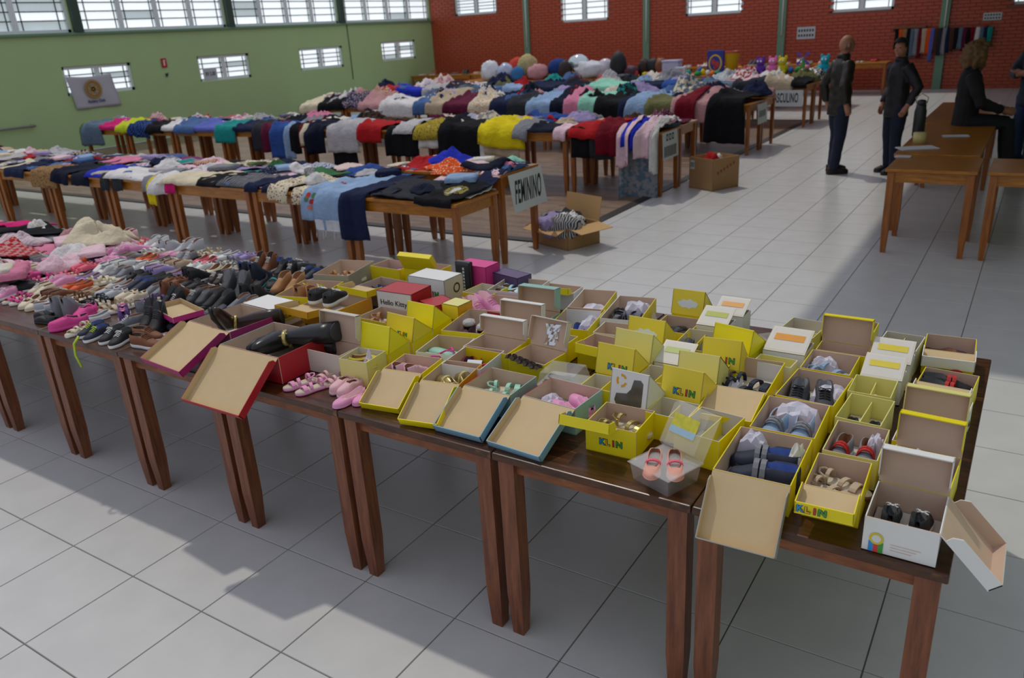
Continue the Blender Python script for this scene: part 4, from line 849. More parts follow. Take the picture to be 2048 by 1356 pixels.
class Row:
    """a clothes row: local x along the front edge, local y back from it; keeps a height map so that garments lie on each other"""
    def __init__(s, name, x0, x1, y0, z, depth, rot=0, zstep=None):
        s.name, s.x0, s.x1, s.y0, s.z, s.depth, s.rot = name, x0, x1, y0, z, depth, rot
        s.g = .04; s.nx = int((x1-x0)/s.g)+8; s.ny = int(depth/s.g)+8
        s.H = np.full((s.nx, s.ny), z)
        if zstep: s.H[int((zstep[2]-x0)/s.g)+3:, int(zstep[0]/s.g)+3:] = zstep[1]
        s.E = np.zeros(s.nx)
    def h(s, x, y):
        i = min(max((x-s.x0)/s.g+3, 0), s.nx-1.001); j = min(max(y/s.g+3, 0), s.ny-1.001); a, b = int(i), int(j); f, g = i-a, j-b
        return (s.H[a, b]*(1-f)+s.H[a+1, b]*f)*(1-g)+(s.H[a, b+1]*(1-f)+s.H[a+1, b+1]*f)*g
    def e(s, x): return s.E[min(max(int((x-s.x0)/s.g+3), 0), s.nx-1)]
    def put(s, pts, hang):
        for x, y, z in pts:
            a, b = int(round((x-s.x0)/s.g+3)), int(round(y/s.g+3))
            if 0 <= a < s.nx and 0 <= b < s.ny: s.H[a, b] = max(s.H[a, b], z+.004)
        for x, off in hang:
            a = int(round((x-s.x0)/s.g+3))
            for k in (-1, 0, 1):
                if 0 <= a+k < s.nx: s.E[a+k] = max(s.E[a+k], off+.006)
        K = s.H.copy(); K[1:-1, 1:-1] = (s.H[1:-1, 1:-1]*4+s.H[:-2, 1:-1]+s.H[2:, 1:-1]+s.H[1:-1, :-2]+s.H[1:-1, 2:])/8; s.H = np.maximum(K, s.H-.012)
    def wx(s, x, y, z):
        dx = x-s.x1; c, n = cos(s.rot), sin(s.rot); return Vector((s.x1+dx*c-y*n, s.y0+dx*n+y*c, z))
    def xat(s, px, z=None):                    # local x of the front edge under an image column
        best = min(range(400), key=lambda k: abs(_col(s.wx(s.x0+(s.x1-s.x0)*k/399, 0, z or s.z))-px)); return s.x0+(s.x1-s.x0)*best/399
def _col(p):
    d = p-CAM_P; return 1024+CAM_F*d.dot(CR)/d.dot(_fw)
rg = random.Random(5)
KIND = {'pants': ('trousers', 'trousers'), 'drape': ('garment', 'garment'), 'tee': ('shirt', 'shirt'), 'skirt': ('skirt', 'skirt'), 'heap': ('crumpled_garment', 'garment'), 'coat': ('coat', 'coat')}
def finish(mb, name, m, label, cat, group, o0):
    for k in range(len(mb.v)): mb.v[k] = mb.v[k]-o0
    o = mb.build(name, m, None, True, o0); solid(o, .007, 0); tag(o, label, cat, group)
    return o
GRID = []
def decal(o, m, u0, u1, v0, v1, ell=True, name='print', n=12, lift=.006):
    '''a printed patch following the last garment: u across, v along'''
    V, nu, nv = GRID; q = MB()
    def P(u, v):
        a, b = min(max(u*nu, 0), nu-.001), min(max(v*nv, 0), nv-.001); i, j = int(a), int(b); f, g = a-i, b-j; w = nu+1
        A, B, C_, D = V[j*w+i], V[j*w+i+1], V[(j+1)*w+i], V[(j+1)*w+i+1]; nn = (B-A).cross(A-C_); nn = nn.normalized() if nn.length > 1e-9 else Vector((0, 0, 1))
        if nn.z < 0 and abs(nn.z) > .5: nn = -nn
        if abs(nn.z) <= .5 and nn.y > 0: nn = -nn
        return (A*(1-f)+B*f)*(1-g)+(C_*(1-f)+D*f)*g+nn*lift-o.location
    for i in range(n+1):
        for j in range(n+1): q.v.append(P(u0+(u1-u0)*i/n, v0+(v1-v0)*j/n))
    for i in range(n):
        for j in range(n):
            if ell and ((i+.5)/n-.5)**2+((j+.5)/n-.5)**2 > .25: continue
            q.f.append((i*(n+1)+j, (i+1)*(n+1)+j, (i+1)*(n+1)+j+1, i*(n+1)+j+1)); q.m.append(0)
    return q.build(name, m, o, True)
def drape(row, xc, w, hang, back, col, kind='drape', pattern=None, col2=None, skew=0, label=None, y_start=0, lift=.0, group=None):
    """a garment lying on the row from y=back to the front edge and hanging over it"""
    sd = rg.random()*100; nu = max(6, int(w/.045)); nu += nu % 2; length = back-y_start+hang; nv = max(8, int(length/.05))
    split = .4 if kind == 'pants' else 2
    mb = MB(); pts = []; hg = []; lumps = rg.uniform(.01, .03); kf = rg.uniform(1.5, 3)
    if y_start > 0: hang = 0; length = back-y_start
    for j in range(nv+1):
        t = j/nv; s = t*length; y = back-s
        wf = 1+.04*sin(7*t+sd)
        if kind == 'tee': wf *= 1.5 if t < .26 else (1.5-.5*min(1, (t-.26)/.1))
        if kind == 'coat': wf *= .75+.35*t
        if kind == 'skirt': wf *= .8+.25*t
        for i in range(nu+1):
            u = i/nu-.5
            if t > split:
                side = 1 if i > nu/2 else -1; gapw = .06*min(1, (t-split)*5); uu = u*(1-gapw)+side*gapw/2 if i != nu/2 else u
            else: uu = u
            x = xc+uu*w*wf+skew*(y-back*.5 if y > 0 else -back*.5)
            fold = sin(2*pi*(kf*u+.5*noise.noise((t*2, sd, 0)))+sd)
            if y >= y_start-1e-6 or hang == 0:
                yy = max(y, y_start); x = min(x, row.x1-.01)
                wr = 1-min(1, abs(noise.noise((x*7, yy*5, sd)))*3); z = row.h(x, yy)+.01+lumps*wr*.8+lumps*.7*max(0, noise.noise((x*4, yy*4, sd+5)))+.006*(fold+1)*.5+lift*sin(pi*min(1, t*1.1))
                p = (x, yy, z); pts.append(p)
            else:
                d = -y; z0 = row.h(x, 0)+.014; off = (row.e(x)+.012+.012*(fold+1)*min(1, d/.12)+.008*noise.noise((x*9, d*7, sd)))*(1-math.exp(-d/.03)); hem = .02*noise.noise((x*8, sd, 3))
                p = (x, -off, z0-d*(1+hem/max(.1, hang))); hg.append((x, off))
            mb.v.append(row.wx(*p))
    for j in range(nv):
        for i in range(nu):
            if j/nv >= split and i == nu//2-1 and False: continue
            mb.f.append((j*(nu+1)+i, (j+1)*(nu+1)+i, (j+1)*(nu+1)+i+1, j*(nu+1)+i+1)); mb.m.append(0)
    if kind == 'pants':                          # open the two legs
        keep = [k for k in range(len(mb.f)) if not (k//nu >= nv*split and k % nu == nu//2-(1 if (k//nu) % 1 else 1))]
        mb.f = [mb.f[k] for k in keep]; mb.m = [0]*len(mb.f)
    GRID[:] = [mb.v[:], nu, nv]
    row.put(pts, hg)
    nm, cat = KIND[kind]
    return finish(mb, nm, cloth(GC[col], pattern, GC[col2] if col2 else None), label, cat, group, row.wx(xc, max(0, y_start), row.z))
def heap(row, xc, yc, a, b, hgt, col, pattern=None, col2=None, label=None, group=None, rz=0):
    """a crumpled garment lying in the pile"""
    sd = rg.random()*100; nr, na = 9, 28; mb = MB(); pts = []
    c, s = cos(rz), sin(rz)
    for i in range(nr+1):
        r = i/nr
        for k in range(na):
            th = 2*pi*k/na; rr = r*(1+.5*noise.noise((cos(th)*1.6, sin(th)*1.6, sd))); dx, dy = a*rr*cos(th), b*rr*sin(th); x, y = xc+dx*c-dy*s, yc+dx*s+dy*c
            y = min(max(y, .01), row.depth-.01); x = min(x, row.x1-.01)
            dome = hgt*(1-r**2.6); nn = noise.noise((x*6, y*6, sd)); rid = (1-min(1, abs(nn)*3.2))*.8+.55*abs(noise.noise((x*15, y*15, sd+9)))+.25*abs(sin(th*1.5+r*4+sd))
            z = row.h(x, y)+.008+dome*(.3+.85*rid)*(1 if r < .99 else 0)
            mb.v.append(row.wx(x, y, z)); pts.append((x, y, z))
    for i in range(nr):
        for k in range(na): mb.f.append((i*na+k, (i+1)*na+k, (i+1)*na+(k+1) % na, i*na+(k+1) % na)); mb.m.append(0)
    row.put(pts, [])
    return finish(mb, 'crumpled_garment', cloth(GC[col], pattern, GC[col2] if col2 else None), label, 'garment', group, row.wx(xc, yc, row.z))
def folded_garment(row, xc, yc, w, d, h, col, pattern, col2, label, group, rz):
    sd = rg.random()*100; c, s = cos(rz), sin(rz); n = 7; mb = MB(); pts = []; base = max(row.h(xc+i*w*.35, yc+j*d*.35) for i in (-1, 0, 1) for j in (-1, 0, 1))*.5+row.h(xc, yc)*.5
    for lay in range(3):
        for i in range(n):
            for j in range(n):
                u, v = i/(n-1)*2-1, j/(n-1)*2-1; e = 1-.12*max(abs(u), abs(v))**6*(1 if lay else .3); dx, dy = u*w/2*(.96 if lay == 2 else 1), v*d/2*(.96 if lay == 2 else 1); x, y = xc+dx*c-dy*s, yc+dx*s+dy*c
                y = min(max(y, .01), row.depth-.01); z = base+.004+h*lay/2*e+(.012*noise.noise((x*9, y*9, sd)) if lay else 0)
                mb.v.append(row.wx(x, y, z))
                if lay == 2: pts.append((x, y, z))
    for i in range(n-1):
        for j in range(n-1): mb.f.append((2*n*n+i*n+j, 2*n*n+(i+1)*n+j, 2*n*n+(i+1)*n+j+1, 2*n*n+i*n+j+1)); mb.m.append(0)
    ring = [i*n for i in range(n)]+[(n-1)*n+j for j in range(1, n)]+[i*n+n-1 for i in range(n-2, -1, -1)]+[j for j in range(n-2, 0, -1)]
    for lay in range(2):
        for k in range(len(ring)): a, b = ring[k], ring[(k+1) % len(ring)]; mb.f.append((lay*n*n+a, lay*n*n+b, (lay+1)*n*n+b, (lay+1)*n*n+a)); mb.m.append(0)
    row.put(pts, []); o0 = row.wx(xc, yc, row.z)
    for k in range(len(mb.v)): mb.v[k] = mb.v[k]-o0
    return tag(mb.build('folded_garment', cloth(GC[col], pattern, GC[col2] if col2 else None), None, True, o0), label, 'garment', group)
PW = {None: '', 'floral': 'flower-print ', 'stripe': 'striped ', 'plaid': 'checked ', 'camo': 'mottled '}
def lab(col, pattern, noun, place): return '%s %s%s %s' % (GW.get(col, col), PW[pattern], noun, place)
def fill(row, n, pal, place, ymin, ymax, hgt, size=(.22, .34), flat=.35):
    for k in range(n):
        col = rg.choice(pal); pattern = rg.choice([None]*7+['floral', 'stripe', 'plaid', 'camo']); c2 = rg.choice(['white', 'cream', 'black', 'palepink', 'red', 'grey']) if pattern else None
        if c2 == col: c2 = 'cream' if col != 'cream' else 'navy'
        x = row.x0+(row.x1-row.x0)*((k+.5+rg.uniform(-.4, .4))/n); y = rg.uniform(ymin, ymax)
        if rg.random() < flat:
            L = rg.uniform(.35, .55); kd = rg.choice(['tee', 'drape', 'pants']); y0 = max(.02, min(y-L/2, row.depth-L-.02)); lb = lab(col, pattern, KIND[kd][1]+' laid flat', place)
            drape(row, x, rg.uniform(.25, .4), 0, y0+L, col, kd, pattern, c2, rg.uniform(-.3, .3), lb, y0, 0, 'clothes: '+lb)
        elif rg.random() < .28:
            lb = lab(col, pattern, 'garment folded small', place); folded_garment(row, x, y, rg.uniform(.2, .32), rg.uniform(.18, .28), rg.uniform(.025, .05), col, pattern, c2, lb, 'clothes: '+lb, rg.uniform(-.7, .7))
        else:
            lb = lab(col, pattern, 'garment crumpled up', place)
            heap(row, x, y, rg.uniform(*size)*.75, rg.uniform(*size)*.6, hgt*rg.uniform(.6, 1.3), col, pattern, c2, lb, 'clothes: '+lb, rg.uniform(-.6, .6))
DARK = ['black', 'navy', 'charcoal', 'darknavy', 'black', 'navy', 'denim', 'blue', 'grey', 'maroon', 'brown']
MIX = DARK+['white', 'cream', 'red', 'pink', 'lightdenim', 'teal', 'lilac', 'beige', 'lightgrey', 'dustypink', 'olive', 'slate', 'white', 'grey', 'denim']
LIGHT = ['white', 'cream', 'lightdenim', 'palepink', 'lightgrey', 'denim', 'navy', 'grey', 'beige', 'black', 'blue', 'lilac', 'white']
KIDS = ['white', 'palepink', 'white', 'cream', 'white', 'palepink', 'lightgrey', 'pink', 'palepink', 'grey', 'white', 'dustypink']
# --- kids' clothes at the left end of the shoe tables
row = Row('kids', -5.45, -2.2, -.43, FZ, 1.45)
fill(row, 34, KIDS, 'among the children\'s clothes beside the loose shoes', .08, 1.38, .07, (.24, .36), .3)
fill(row, 42, KIDS, 'among the children\'s clothes beside the loose shoes', .1, 1.36, .08, (.14, .24), .1)
drape(row, -4.2, .5, 0, 1.42, 'hotpink', 'pants', None, None, .5, 'hot pink leggings stretched out behind the children\'s clothes', 1.0)
drape(row, -3.9, .5, 0, 1.36, 'black', 'pants', None, None, .6, 'black trousers stretched out beside the hot pink leggings', .9)
heap(row, -2.62, 1.2, .28, .16, .09, 'cream', None, None, 'pale yellow ruffled dress beside the loose shoes', None, .2)
# --- women's row in front
row = Row('women', -11.35, -1.09, 2.98, MZ, 1.36, 0, (.68, M2Z, -2.36))
fill(row, 34, LIGHT+['denim', 'denim', 'navy'], 'in the women\'s row behind the shoe tables', .1, .62, .022, (.2, .34), .55)
fill(row, 40, LIGHT+['red', 'teal', 'black', 'blue'], 'on the inner line of the women\'s row', .78, 1.28, .05, (.26, .4), .5)
fill(row, 24, LIGHT+['red', 'green', 'charcoal'], 'on the inner line of the women\'s row', .78, 1.28, .05, (.24, .36), .5)
fill(row, 26, LIGHT+['navy', 'denim', 'charcoal'], 'in the women\'s row behind the shoe tables', .1, .6, .02, (.18, .3), .6)
def front(px0, px1, hang, back, col, kind, label, pattern=None, col2=None, skew=0, lift=0):
    a, b = row.xat(px0), row.xat(px1); return drape(row, (a+b)/2, abs(b-a), hang, back, col, kind, pattern, col2, skew, label, 0, lift)
WR = ' in the women\'s row'
front(8, 46, .1, .5, 'navy', 'drape', 'navy top hanging over the edge'+WR+', farthest from the sign'); front(64, 112, .2, .35, 'tan', 'drape', 'brown flower-print blouse hanging down'+WR, 'floral', 'brown')
front(110, 175, .13, .5, 'darknavy', 'pants', 'very dark navy leggings with short hanging legs'+WR); front(170, 210, .02, .5, 'royal', 'drape', 'royal blue top at the table edge'+WR)
front(203, 246, .16, .3, 'charcoal', 'pants', 'charcoal trouser legs hanging below an ice-white blouse'+WR); front(215, 300, .02, .5, 'white', 'tee', 'ice-white blouse spread at the table edge'+WR, None, None, .25)
front(285, 312, .13, .5, 'grey', 'drape', 'grey sleeve hanging beside a yellow scrap'+WR); front(300, 316, .26, .2, 'yellow', 'drape', 'bright yellow strap of cloth hanging low'+WR); front(308, 334, .14, .3, 'white', 'drape', 'crisp white blouse corner hanging'+WR)
front(335, 350, .12, .2, 'hotpink', 'drape', 'small hot pink scrap hanging'+WR); front(330, 405, .03, .45, 'cream', 'tee', 'cream linen blouse at the edge'+WR, None, None, .3); front(395, 440, .03, .4, 'black', 'drape', 'black folded trousers beside the cream linen blouse'+WR)
front(440, 500, .01, .5, 'grey', 'drape', 'grey flecked skirt'+WR, 'stripe', 'black', .2); front(505, 575, .05, .62, 'navy', 'pants', 'navy trousers lying slantwise'+WR, None, None, .35)
front(548, 640, .13, .55, 'cream', 'pants', 'white and pink flower-print shorts hanging'+WR, 'floral', 'maroon', .2)
o = front(622, 655, .26, .62, 'lightdenim', 'drape', 'light blue jeans leg with red flower embroidery'+WR, None, None, .25)
for uu, vv, c in ((.35, .74, '#b3392f'), (.6, .8, '#b3392f'), (.5, .86, '#c27a70'), (.6, .35, '#b3392f'), (.3, .78, '#4f7a52'), (.65, .74, '#4f7a52')): decal(o, cloth(c), uu-.12, uu+.12, vv-.025, vv+.025, True, 'embroidery', 6)
o = front(652, 702, .34, .62, 'lightdenim', 'drape', 'pale washed jeans with frayed white hem'+WR, None, None, .3)
decal(o, cloth('#c9ced4'), 0, 1, .9, 1, False, 'frayed_hem', 8, .008); lo = [v for v in GRID[0][-(GRID[1]+1):]]; q = MB()
for k in range(9):
    v = lo[int(k*(len(lo)-1)/8)]-o.location; q.tube([v, v+Vector((.01, -.01, -.03)), v+Vector((-.005+.004*(k % 3), -.008, -.06-.02*(k % 3)))], .003, 4)
stuff(q.build('loose_threads', cloth('#c9ced4'), o))
front(702, 752, .42, .62, 'navy', 'drape', 'long dark blue jeans hanging low'+WR, None, None, .35)
front(752, 838, .0, .5, 'charcoal', 'tee', 'charcoal top lying beside the long dark jeans'+WR, None, None, .2)
o = front(838, 915, .05, .55, 'black', 'tee', 'black t-shirt with a gold and white emblem at the corner'+WR, None, None, .2); decal(o, cloth('#8d8444', 'floral', '#1b1a12'), .22, .78, .32, .62, True, 'gold_emblem', 14); decal(o, cloth('#c9c9c6'), .36, .64, .4, .54, True, 'white_emblem', 10, .009)
fill(row, 46, LIGHT+['navy', 'denim', 'charcoal', 'pink', 'red', 'green'], 'on top of the women\'s row', .2, 1.25, .06, (.14, .24), .12)
heap(row, -1.9, 1.05, .3, .18, .05, 'royal', None, None, 'royal blue sweater on the taller table near the sign', None, .1); heap(row, -1.75, .82, .26, .12, .04, 'orange', 'floral', 'cream', 'orange and cream print garment behind the black emblem shirt', None, .1)
drape(row, -1.4, .45, 0, 1.25, 'darknavy', 'tee', None, None, .1, 'dark navy flower-dotted top on the taller table beside the sign', .78); heap(row, -1.3, 1.2, .16, .1, .04, 'mint', None, None, 'mint green scrap at the corner above the sign', None, 0)
# --- second row
row = Row('second', -12.55, -.92, 6.98, .79, 1.4, R2R); P2 = 'in the row with the yellow tee'
fill(row, 36, MIX, P2, .2, 1.3, .09, (.3, .46), .3); fill(row, 34, MIX, P2, .35, 1.32, .1, (.26, .42), .25); fill(row, 20, MIX, P2, .6, 1.32, .1, (.26, .4), .1)
L2 = [(136, 160, .3, 'beige', 'drape'), (148, 178, .36, 'green', 'drape', 'floral', 'lime'), (172, 206, .34, 'slate', 'drape'), (206, 245, .05, 'hotpink', 'tee'), (236, 272, .1, 'lime', 'drape'), (262, 300, .18, 'blue', 'drape', 'plaid', 'darknavy'), (298, 328, .1, 'black', 'tee'), (330, 352, .06, 'white', 'drape'), (352, 394, .1, 'denim', 'drape'), (392, 440, .06, 'violet', 'tee'), (438, 474, .24, 'teal', 'drape'), (474, 508, .06, 'navy', 'drape'),
      (508, 530, .36, 'charcoal', 'drape'), (528, 550, .38, 'maroon', 'drape'), (550, 575, .46, 'blue', 'drape'), (573, 588, .46, 'lightdenim', 'drape'), (588, 604, .38, 'black', 'drape'), (602, 616, .28, 'darkred', 'drape'), (612, 624, .26, 'cream', 'drape'), (620, 634, .26, 'navy', 'drape'), (632, 654, .38, 'darknavy', 'drape'), (668, 716, .62, 'black', 'skirt'), (660, 722, .36, 'lightgrey', 'drape'), (724, 768, .2, 'red', 'drape'), (776, 836, .38, 'black', 'drape'), (790, 830, .06, 'white', 'drape', 'stripe', 'grey'),
      (844, 892, .26, 'white', 'drape'), (840, 898, .14, 'mustard', 'drape', 'floral', 'black'), (890, 968, .56, 'black', 'skirt'), (968, 1000, .5, 'white', 'drape'), (980, 1040, .36, 'beige', 'drape'), (964, 1050, .24, 'yellow', 'drape'), (1036, 1064, .14, 'grey', 'drape'), (1062, 1110, .02, 'darknavy', 'drape'), (1118, 1140, .12, 'palepink', 'drape'),
      (1150, 1195, .34, 'black', 'drape'), (1190, 1235, .36, 'charcoal', 'drape'), (1150, 1215, .12, 'red', 'drape'), (1206, 1242, .3, 'darkred', 'drape'), (1254, 1332, .86, 'slate', 'skirt', 'camo', 'grey'), (1246, 1268, .46, 'palepink', 'drape'), (1264, 1292, .2, 'royal', 'drape'), (1284, 1310, .26, 'royal', 'drape'), (1272, 1284, .44, 'palepink', 'drape'), (1300, 1322, .34, 'palepink', 'drape'), (1312, 1330, .5, 'white', 'drape')]
def hangers(lst, place, back=(.45, .8)):
    for e in lst:
        a, b = row.xat(e[0]), row.xat(e[1]); pt = e[5] if len(e) > 5 else None; lb = lab(e[3], pt, KIND[e[4]][1]+' hanging over the edge', place)
        drape(row, (a+b)/2, abs(b-a)*1.06, e[2], rg.uniform(*back), e[3], e[4], pt, e[6] if pt else None, rg.uniform(.05, .25), lb, 0, .03, 'hanging: '+lb)
hangers(L2, P2)
# --- third row
row = Row('third', -10.65, -.86, 10.35, .79, 1.45); P3 = 'in the row with the long black coat'
fill(row, 28, MIX, P3, .25, 1.35, .16, (.36, .52), .15); fill(row, 26, MIX, P3, .4, 1.35, .17, (.34, .5), .1); fill(row, 16, MIX, P3, .7, 1.35, .16, (.3, .46), .05)
L3 = [(505, 560, .12, 'charcoal', 'drape', 'stripe', 'grey'), (556, 600, .12, 'brown', 'drape'), (600, 640, .16, 'cream', 'drape'), (640, 690, .14, 'black', 'drape'), (690, 722, .1, 'navy', 'drape', 'floral', 'palepink'), (722, 770, .12, 'dustypink', 'drape'), (768, 832, .26, 'white', 'drape'), (832, 862, .2, 'denim', 'drape'), (860, 892, .22, 'beige', 'drape'), (892, 946, .16, 'maroon', 'drape'), (940, 986, .18, 'cream', 'drape', 'floral', 'red'), (984, 1030, .24, 'navy', 'drape'), (1026, 1070, .34, 'charcoal', 'drape'),
      (1062, 1112, .4, 'lightdenim', 'drape'), (1108, 1142, .3, 'darknavy', 'drape'), (1134, 1172, .36, 'pink', 'drape'), (1164, 1202, .34, 'mint', 'drape'), (1198, 1246, .32, 'black', 'drape'), (1244, 1290, .24, 'navy', 'drape'), (1264, 1302, .3, 'lightdenim', 'drape'), (1296, 1354, .22, 'olive', 'drape'), (1350, 1430, .3, 'dustypink', 'drape'), (1362, 1400, .5, 'darkred', 'drape')]
hangers(L3, P3, (.6, 1.0))
a, b = row.xat(1428), row.xat(1505); drape(row, (a+b)/2, abs(b-a), .62, 1.0, 'black', 'coat', None, None, .2, 'long black coat hanging low over the table corner', 0, .06)
# --- men's row
row = Row('men', -11.75, -.86, 13.9, .79, 1.4); P4 = 'in the men\'s clothes row'
fill(row, 26, MIX+LIGHT, P4, .25, 1.3, .18, (.4, .58), .1); fill(row, 22, MIX, P4, .4, 1.3, .18, (.36, .54), .05); fill(row, 12, MIX+LIGHT, P4, .6, 1.3, .16, (.36, .5), .05)
L4 = [(760, 800, .15, 'red', 'drape'), (798, 850, .15, 'royal', 'drape'), (850, 900, .2, 'lightgrey', 'drape'), (898, 950, .2, 'charcoal', 'drape'), (948, 1010, .2, 'denim', 'drape'), (1008, 1060, .2, 'lightdenim', 'drape'), (1058, 1120, .3, 'navy', 'drape'), (1118, 1180, .3, 'darknavy', 'drape'), (1180, 1250, .25, 'mint', 'drape'), (1250, 1330, .25, 'navy', 'drape'), (1330, 1400, .2, 'blue', 'drape'), (1400, 1470, .25, 'slate', 'drape'), (1470, 1540, .3, 'charcoal', 'drape'), (1535, 1585, .2, 'beige', 'drape'), (1585, 1650, .08, 'black', 'drape')]
hangers(L4, P4, (.5, .9))
# ================================================================ bags, cushions and toys on the fifth row; small shoes by the brick wall
def lump(name, label, cat, m, loc, size, rough=.12, freq=3, rz=0, flat=True, group=None, sub=3):
    f = bmesh.new(); bmesh.ops.create_icosphere(f, subdivisions=sub, radius=1); sd = rg.random()*50
    for v in f.verts:
        p = v.co.copy(); k = 1+rough*(noise.noise(p*freq+Vector((sd, 0, 0)))+.5*noise.noise(p*freq*2.3+Vector((0, sd, 0)))); p *= k
        if flat: p.z = max(p.z, -.8)
        v.co = Vector((p.x*size[0], p.y*size[1], (p.z+(.8 if flat else 1))*size[2]))
    me = bpy.data.meshes.new(name); f.to_mesh(me); f.free(); me.polygons.foreach_set('use_smooth', [True]*len(me.polygons)); me.materials.append(m)
    return tag(link(name, me, None, loc, rz), label, cat, group)
def ball(name, m, parent, c, r, sub=2):
    f = bmesh.new(); bmesh.ops.create_icosphere(f, subdivisions=sub, radius=1)
    for v in f.verts: v.co = Vector((v.co.x*r[0]+c[0], v.co.y*r[1]+c[1], v.co.z*r[2]+c[2]))
    me = bpy.data.meshes.new(name); f.to_mesh(me); f.free(); me.polygons.foreach_set('use_smooth', [True]*len(me.polygons)); me.materials.append(m)
    return link(name, me, parent)
Z5 = .79; PL = mat('thin_plastic', '#d9dde2', .25, var=.1, scale=5); yT = 17.2
lump('plastic_bag', 'white full plastic bag at the left end of the bag tables', 'bag', PL, (-10.3, yT, Z5), (.28, .25, .3), .25)
lump('plastic_bag', 'pale blue stuffed plastic bag beside the white full bag', 'bag', mat('thin_plastic', '#aab6cf', .3), (-9.85, yT+.1, Z5), (.25, .25, .24), .25)
lump('cushion', 'coral red cushion leaning behind the pale blue bag', 'cushion', cloth('#d2503f'), (-9.75, yT+.6, Z5), (.35, .12, .32), .08)
lump('plush_blanket', 'beige flower-print plush bundle on top of the bag tables', 'blanket', cloth('#b9ad7c', 'floral', '#7d6a48'), (-9.25, yT+.3, Z5), (.3, .25, .36), .22)
lump('backpack', 'small blue and orange backpack in front of the flower-print bundle', 'backpack', cloth('#3f74a8'), (-9.3, yT-.15, Z5), (.2, .14, .2), .1)
lump('fleece_blanket', 'folded dusty pink fleece among the bags', 'blanket', cloth('#c08c90'), (-8.75, yT, Z5), (.32, .25, .22), .2)
lump('cushion', 'round navy blue cushion among the bags', 'cushion', cloth('#27417e'), (-8.2, yT+.2, Z5+.08), (.32, .25, .24), .05)
lump('handbag', 'brown handbag under the silver balloon', 'bag', smat('darkbrown'), (-7.85, yT-.1, Z5), (.18, .14, .26), .15)
lump('foil_balloon', 'shiny silver foil balloon lying among the bags', 'balloon', mat('foil', '#cfdfe2', .12, metal=.7, var=.15), (-7.6, yT+.2, Z5+.12), (.3, .25, .24), .06, flat=False)
lump('fabric_bundle', 'large white fabric bundle beside the silver balloon', 'fabric', cloth('#cfcfd6'), (-7.15, yT+.05, Z5), (.5, .28, .24), .3)
lump('plastic_bag', 'white clear bag with folded linen next to the black bag', 'bag', mat('thin_plastic', '#c9c3ca', .3), (-6.75, yT+.1, Z5), (.25, .22, .26), .15)
lump('handbag', 'tall black bag standing upright on the bag tables', 'bag', smat('black'), (-6.35, yT, Z5), (.22, .18, .36), .08)
lump('handbag', 'plum purple bag lying beside the tall black bag', 'bag', smat('plum'), (-6.0, yT, Z5), (.2, .15, .16), .2)
for k, x in enumerate([-5.75, -5.5, -5.3]): lump('handbag', ['dark brown slouchy bag', 'black slouchy bag', 'brown quilted bag'][k]+' in the middle of the bag tables', 'bag', smat(['darkbrown', 'black', 'brown'][k]), (x, yT+.25, Z5), (.17, .15, .24), .2)
t = thing('storage_box', 'pale lilac quilted storage box among the toys', 'box', (-4.9, yT, Z5)); bevel(MB().box((0, 0, .17), (.42, .3, .34)).build('body', cloth('#a9a7c4', 'plaid', '#c2c0d6'), t), .03, 3); bevel(MB().box((0, 0, .355), (.45, .33, .05)).build('lid', cloth('#b4b2ce'), t), .02)
t = thing('storage_box', 'small white framed box in front of the quilted storage box', 'box', (-4.6, yT-.2, Z5)); bevel(MB().box((0, 0, .11), (.25, .15, .22)).build('body', mat('paper', '#c9ccd6', .6), t), .01); MB().box((0, -.0765, .11), (.19, .002, .15)).build('panel', mat('paper', '#a89fa6', .6), t)
t = thing('picture_board', 'blue picture board with a yellow ring and red shapes among the toys', 'board', (-3.8, yT, Z5), -.1); bevel(MB().box((0, 0, .28), (.42, .06, .56)).build('panel', mat('card_print', '#27338a', .5), t), .01)
q = MB(); q.add([(.17*cos(a*pi/12), -.0315, .27+.2*sin(a*pi/12)) for a in range(24)]+[(.135*cos(a*pi/12), -.0315, .27+.165*sin(a*pi/12)) for a in range(24)], [(a, (a+1) % 24, 24+(a+1) % 24, 24+a) for a in range(24)]); q.build('ring_print', mat('ink', '#d9b52a', .5, var=0), t)
q = MB()
for dx, dz, s in ((-.05, .3, .05), (.05, .24, .06), (0, .18, .04)): q.add([(dx+s*cos(a*pi/5), -.0318, dz+s*1.3*sin(a*pi/5)) for a in range(10)], [tuple(range(10))])
q.build('shape_print', mat('ink', '#b5392f', .5, var=0), t)
t = thing('toy_bucket', 'yellow toy bucket with a red rim standing by the picture board', 'bucket', (-3.4, yT, Z5)); MB().lathe([(.12, 0), (.17, .5), (.175, .5), (.16, .49), (.11, .02)], 20).build('body', mat('toy_plastic', '#d8b41f', .4), t, True); MB().lathe([(.176, .49), (.18, .53), (.17, .53), (.168, .49)], 20).build('rim', mat('toy_plastic', '#b03a2a', .4), t, True)
for x, c, lb in [(-2.7, '#6a3fa0', 'purple plush toy with big eyes'), (-2.42, '#e07ab5', 'bright pink plush toy'), (-2.2, '#cfc22c', 'yellow plush toy'), (-1.28, '#23a3b8', 'turquoise plush pony')]:
    t = thing('plush_toy', lb+' sitting on the toy table', 'plush toy', (x, yT-.1, Z5)); m = cloth(c); ball('body', m, t, (0, 0, .11), (.13, .11, .12)); ball('head', m, t, (0, -.02, .27), (.1, .1, .09))
    for s in (-1, 1): ball('ear', m, t, (s*.07, 0, .35), (.035, .02, .05)); ball('leg', m, t, (s*.07, -.12, .05), (.045, .07, .045)); ball('eye', mat('toy_eye', '#e9e9e6', .3), t, (s*.035, -.115, .29), (.02, .012, .022))
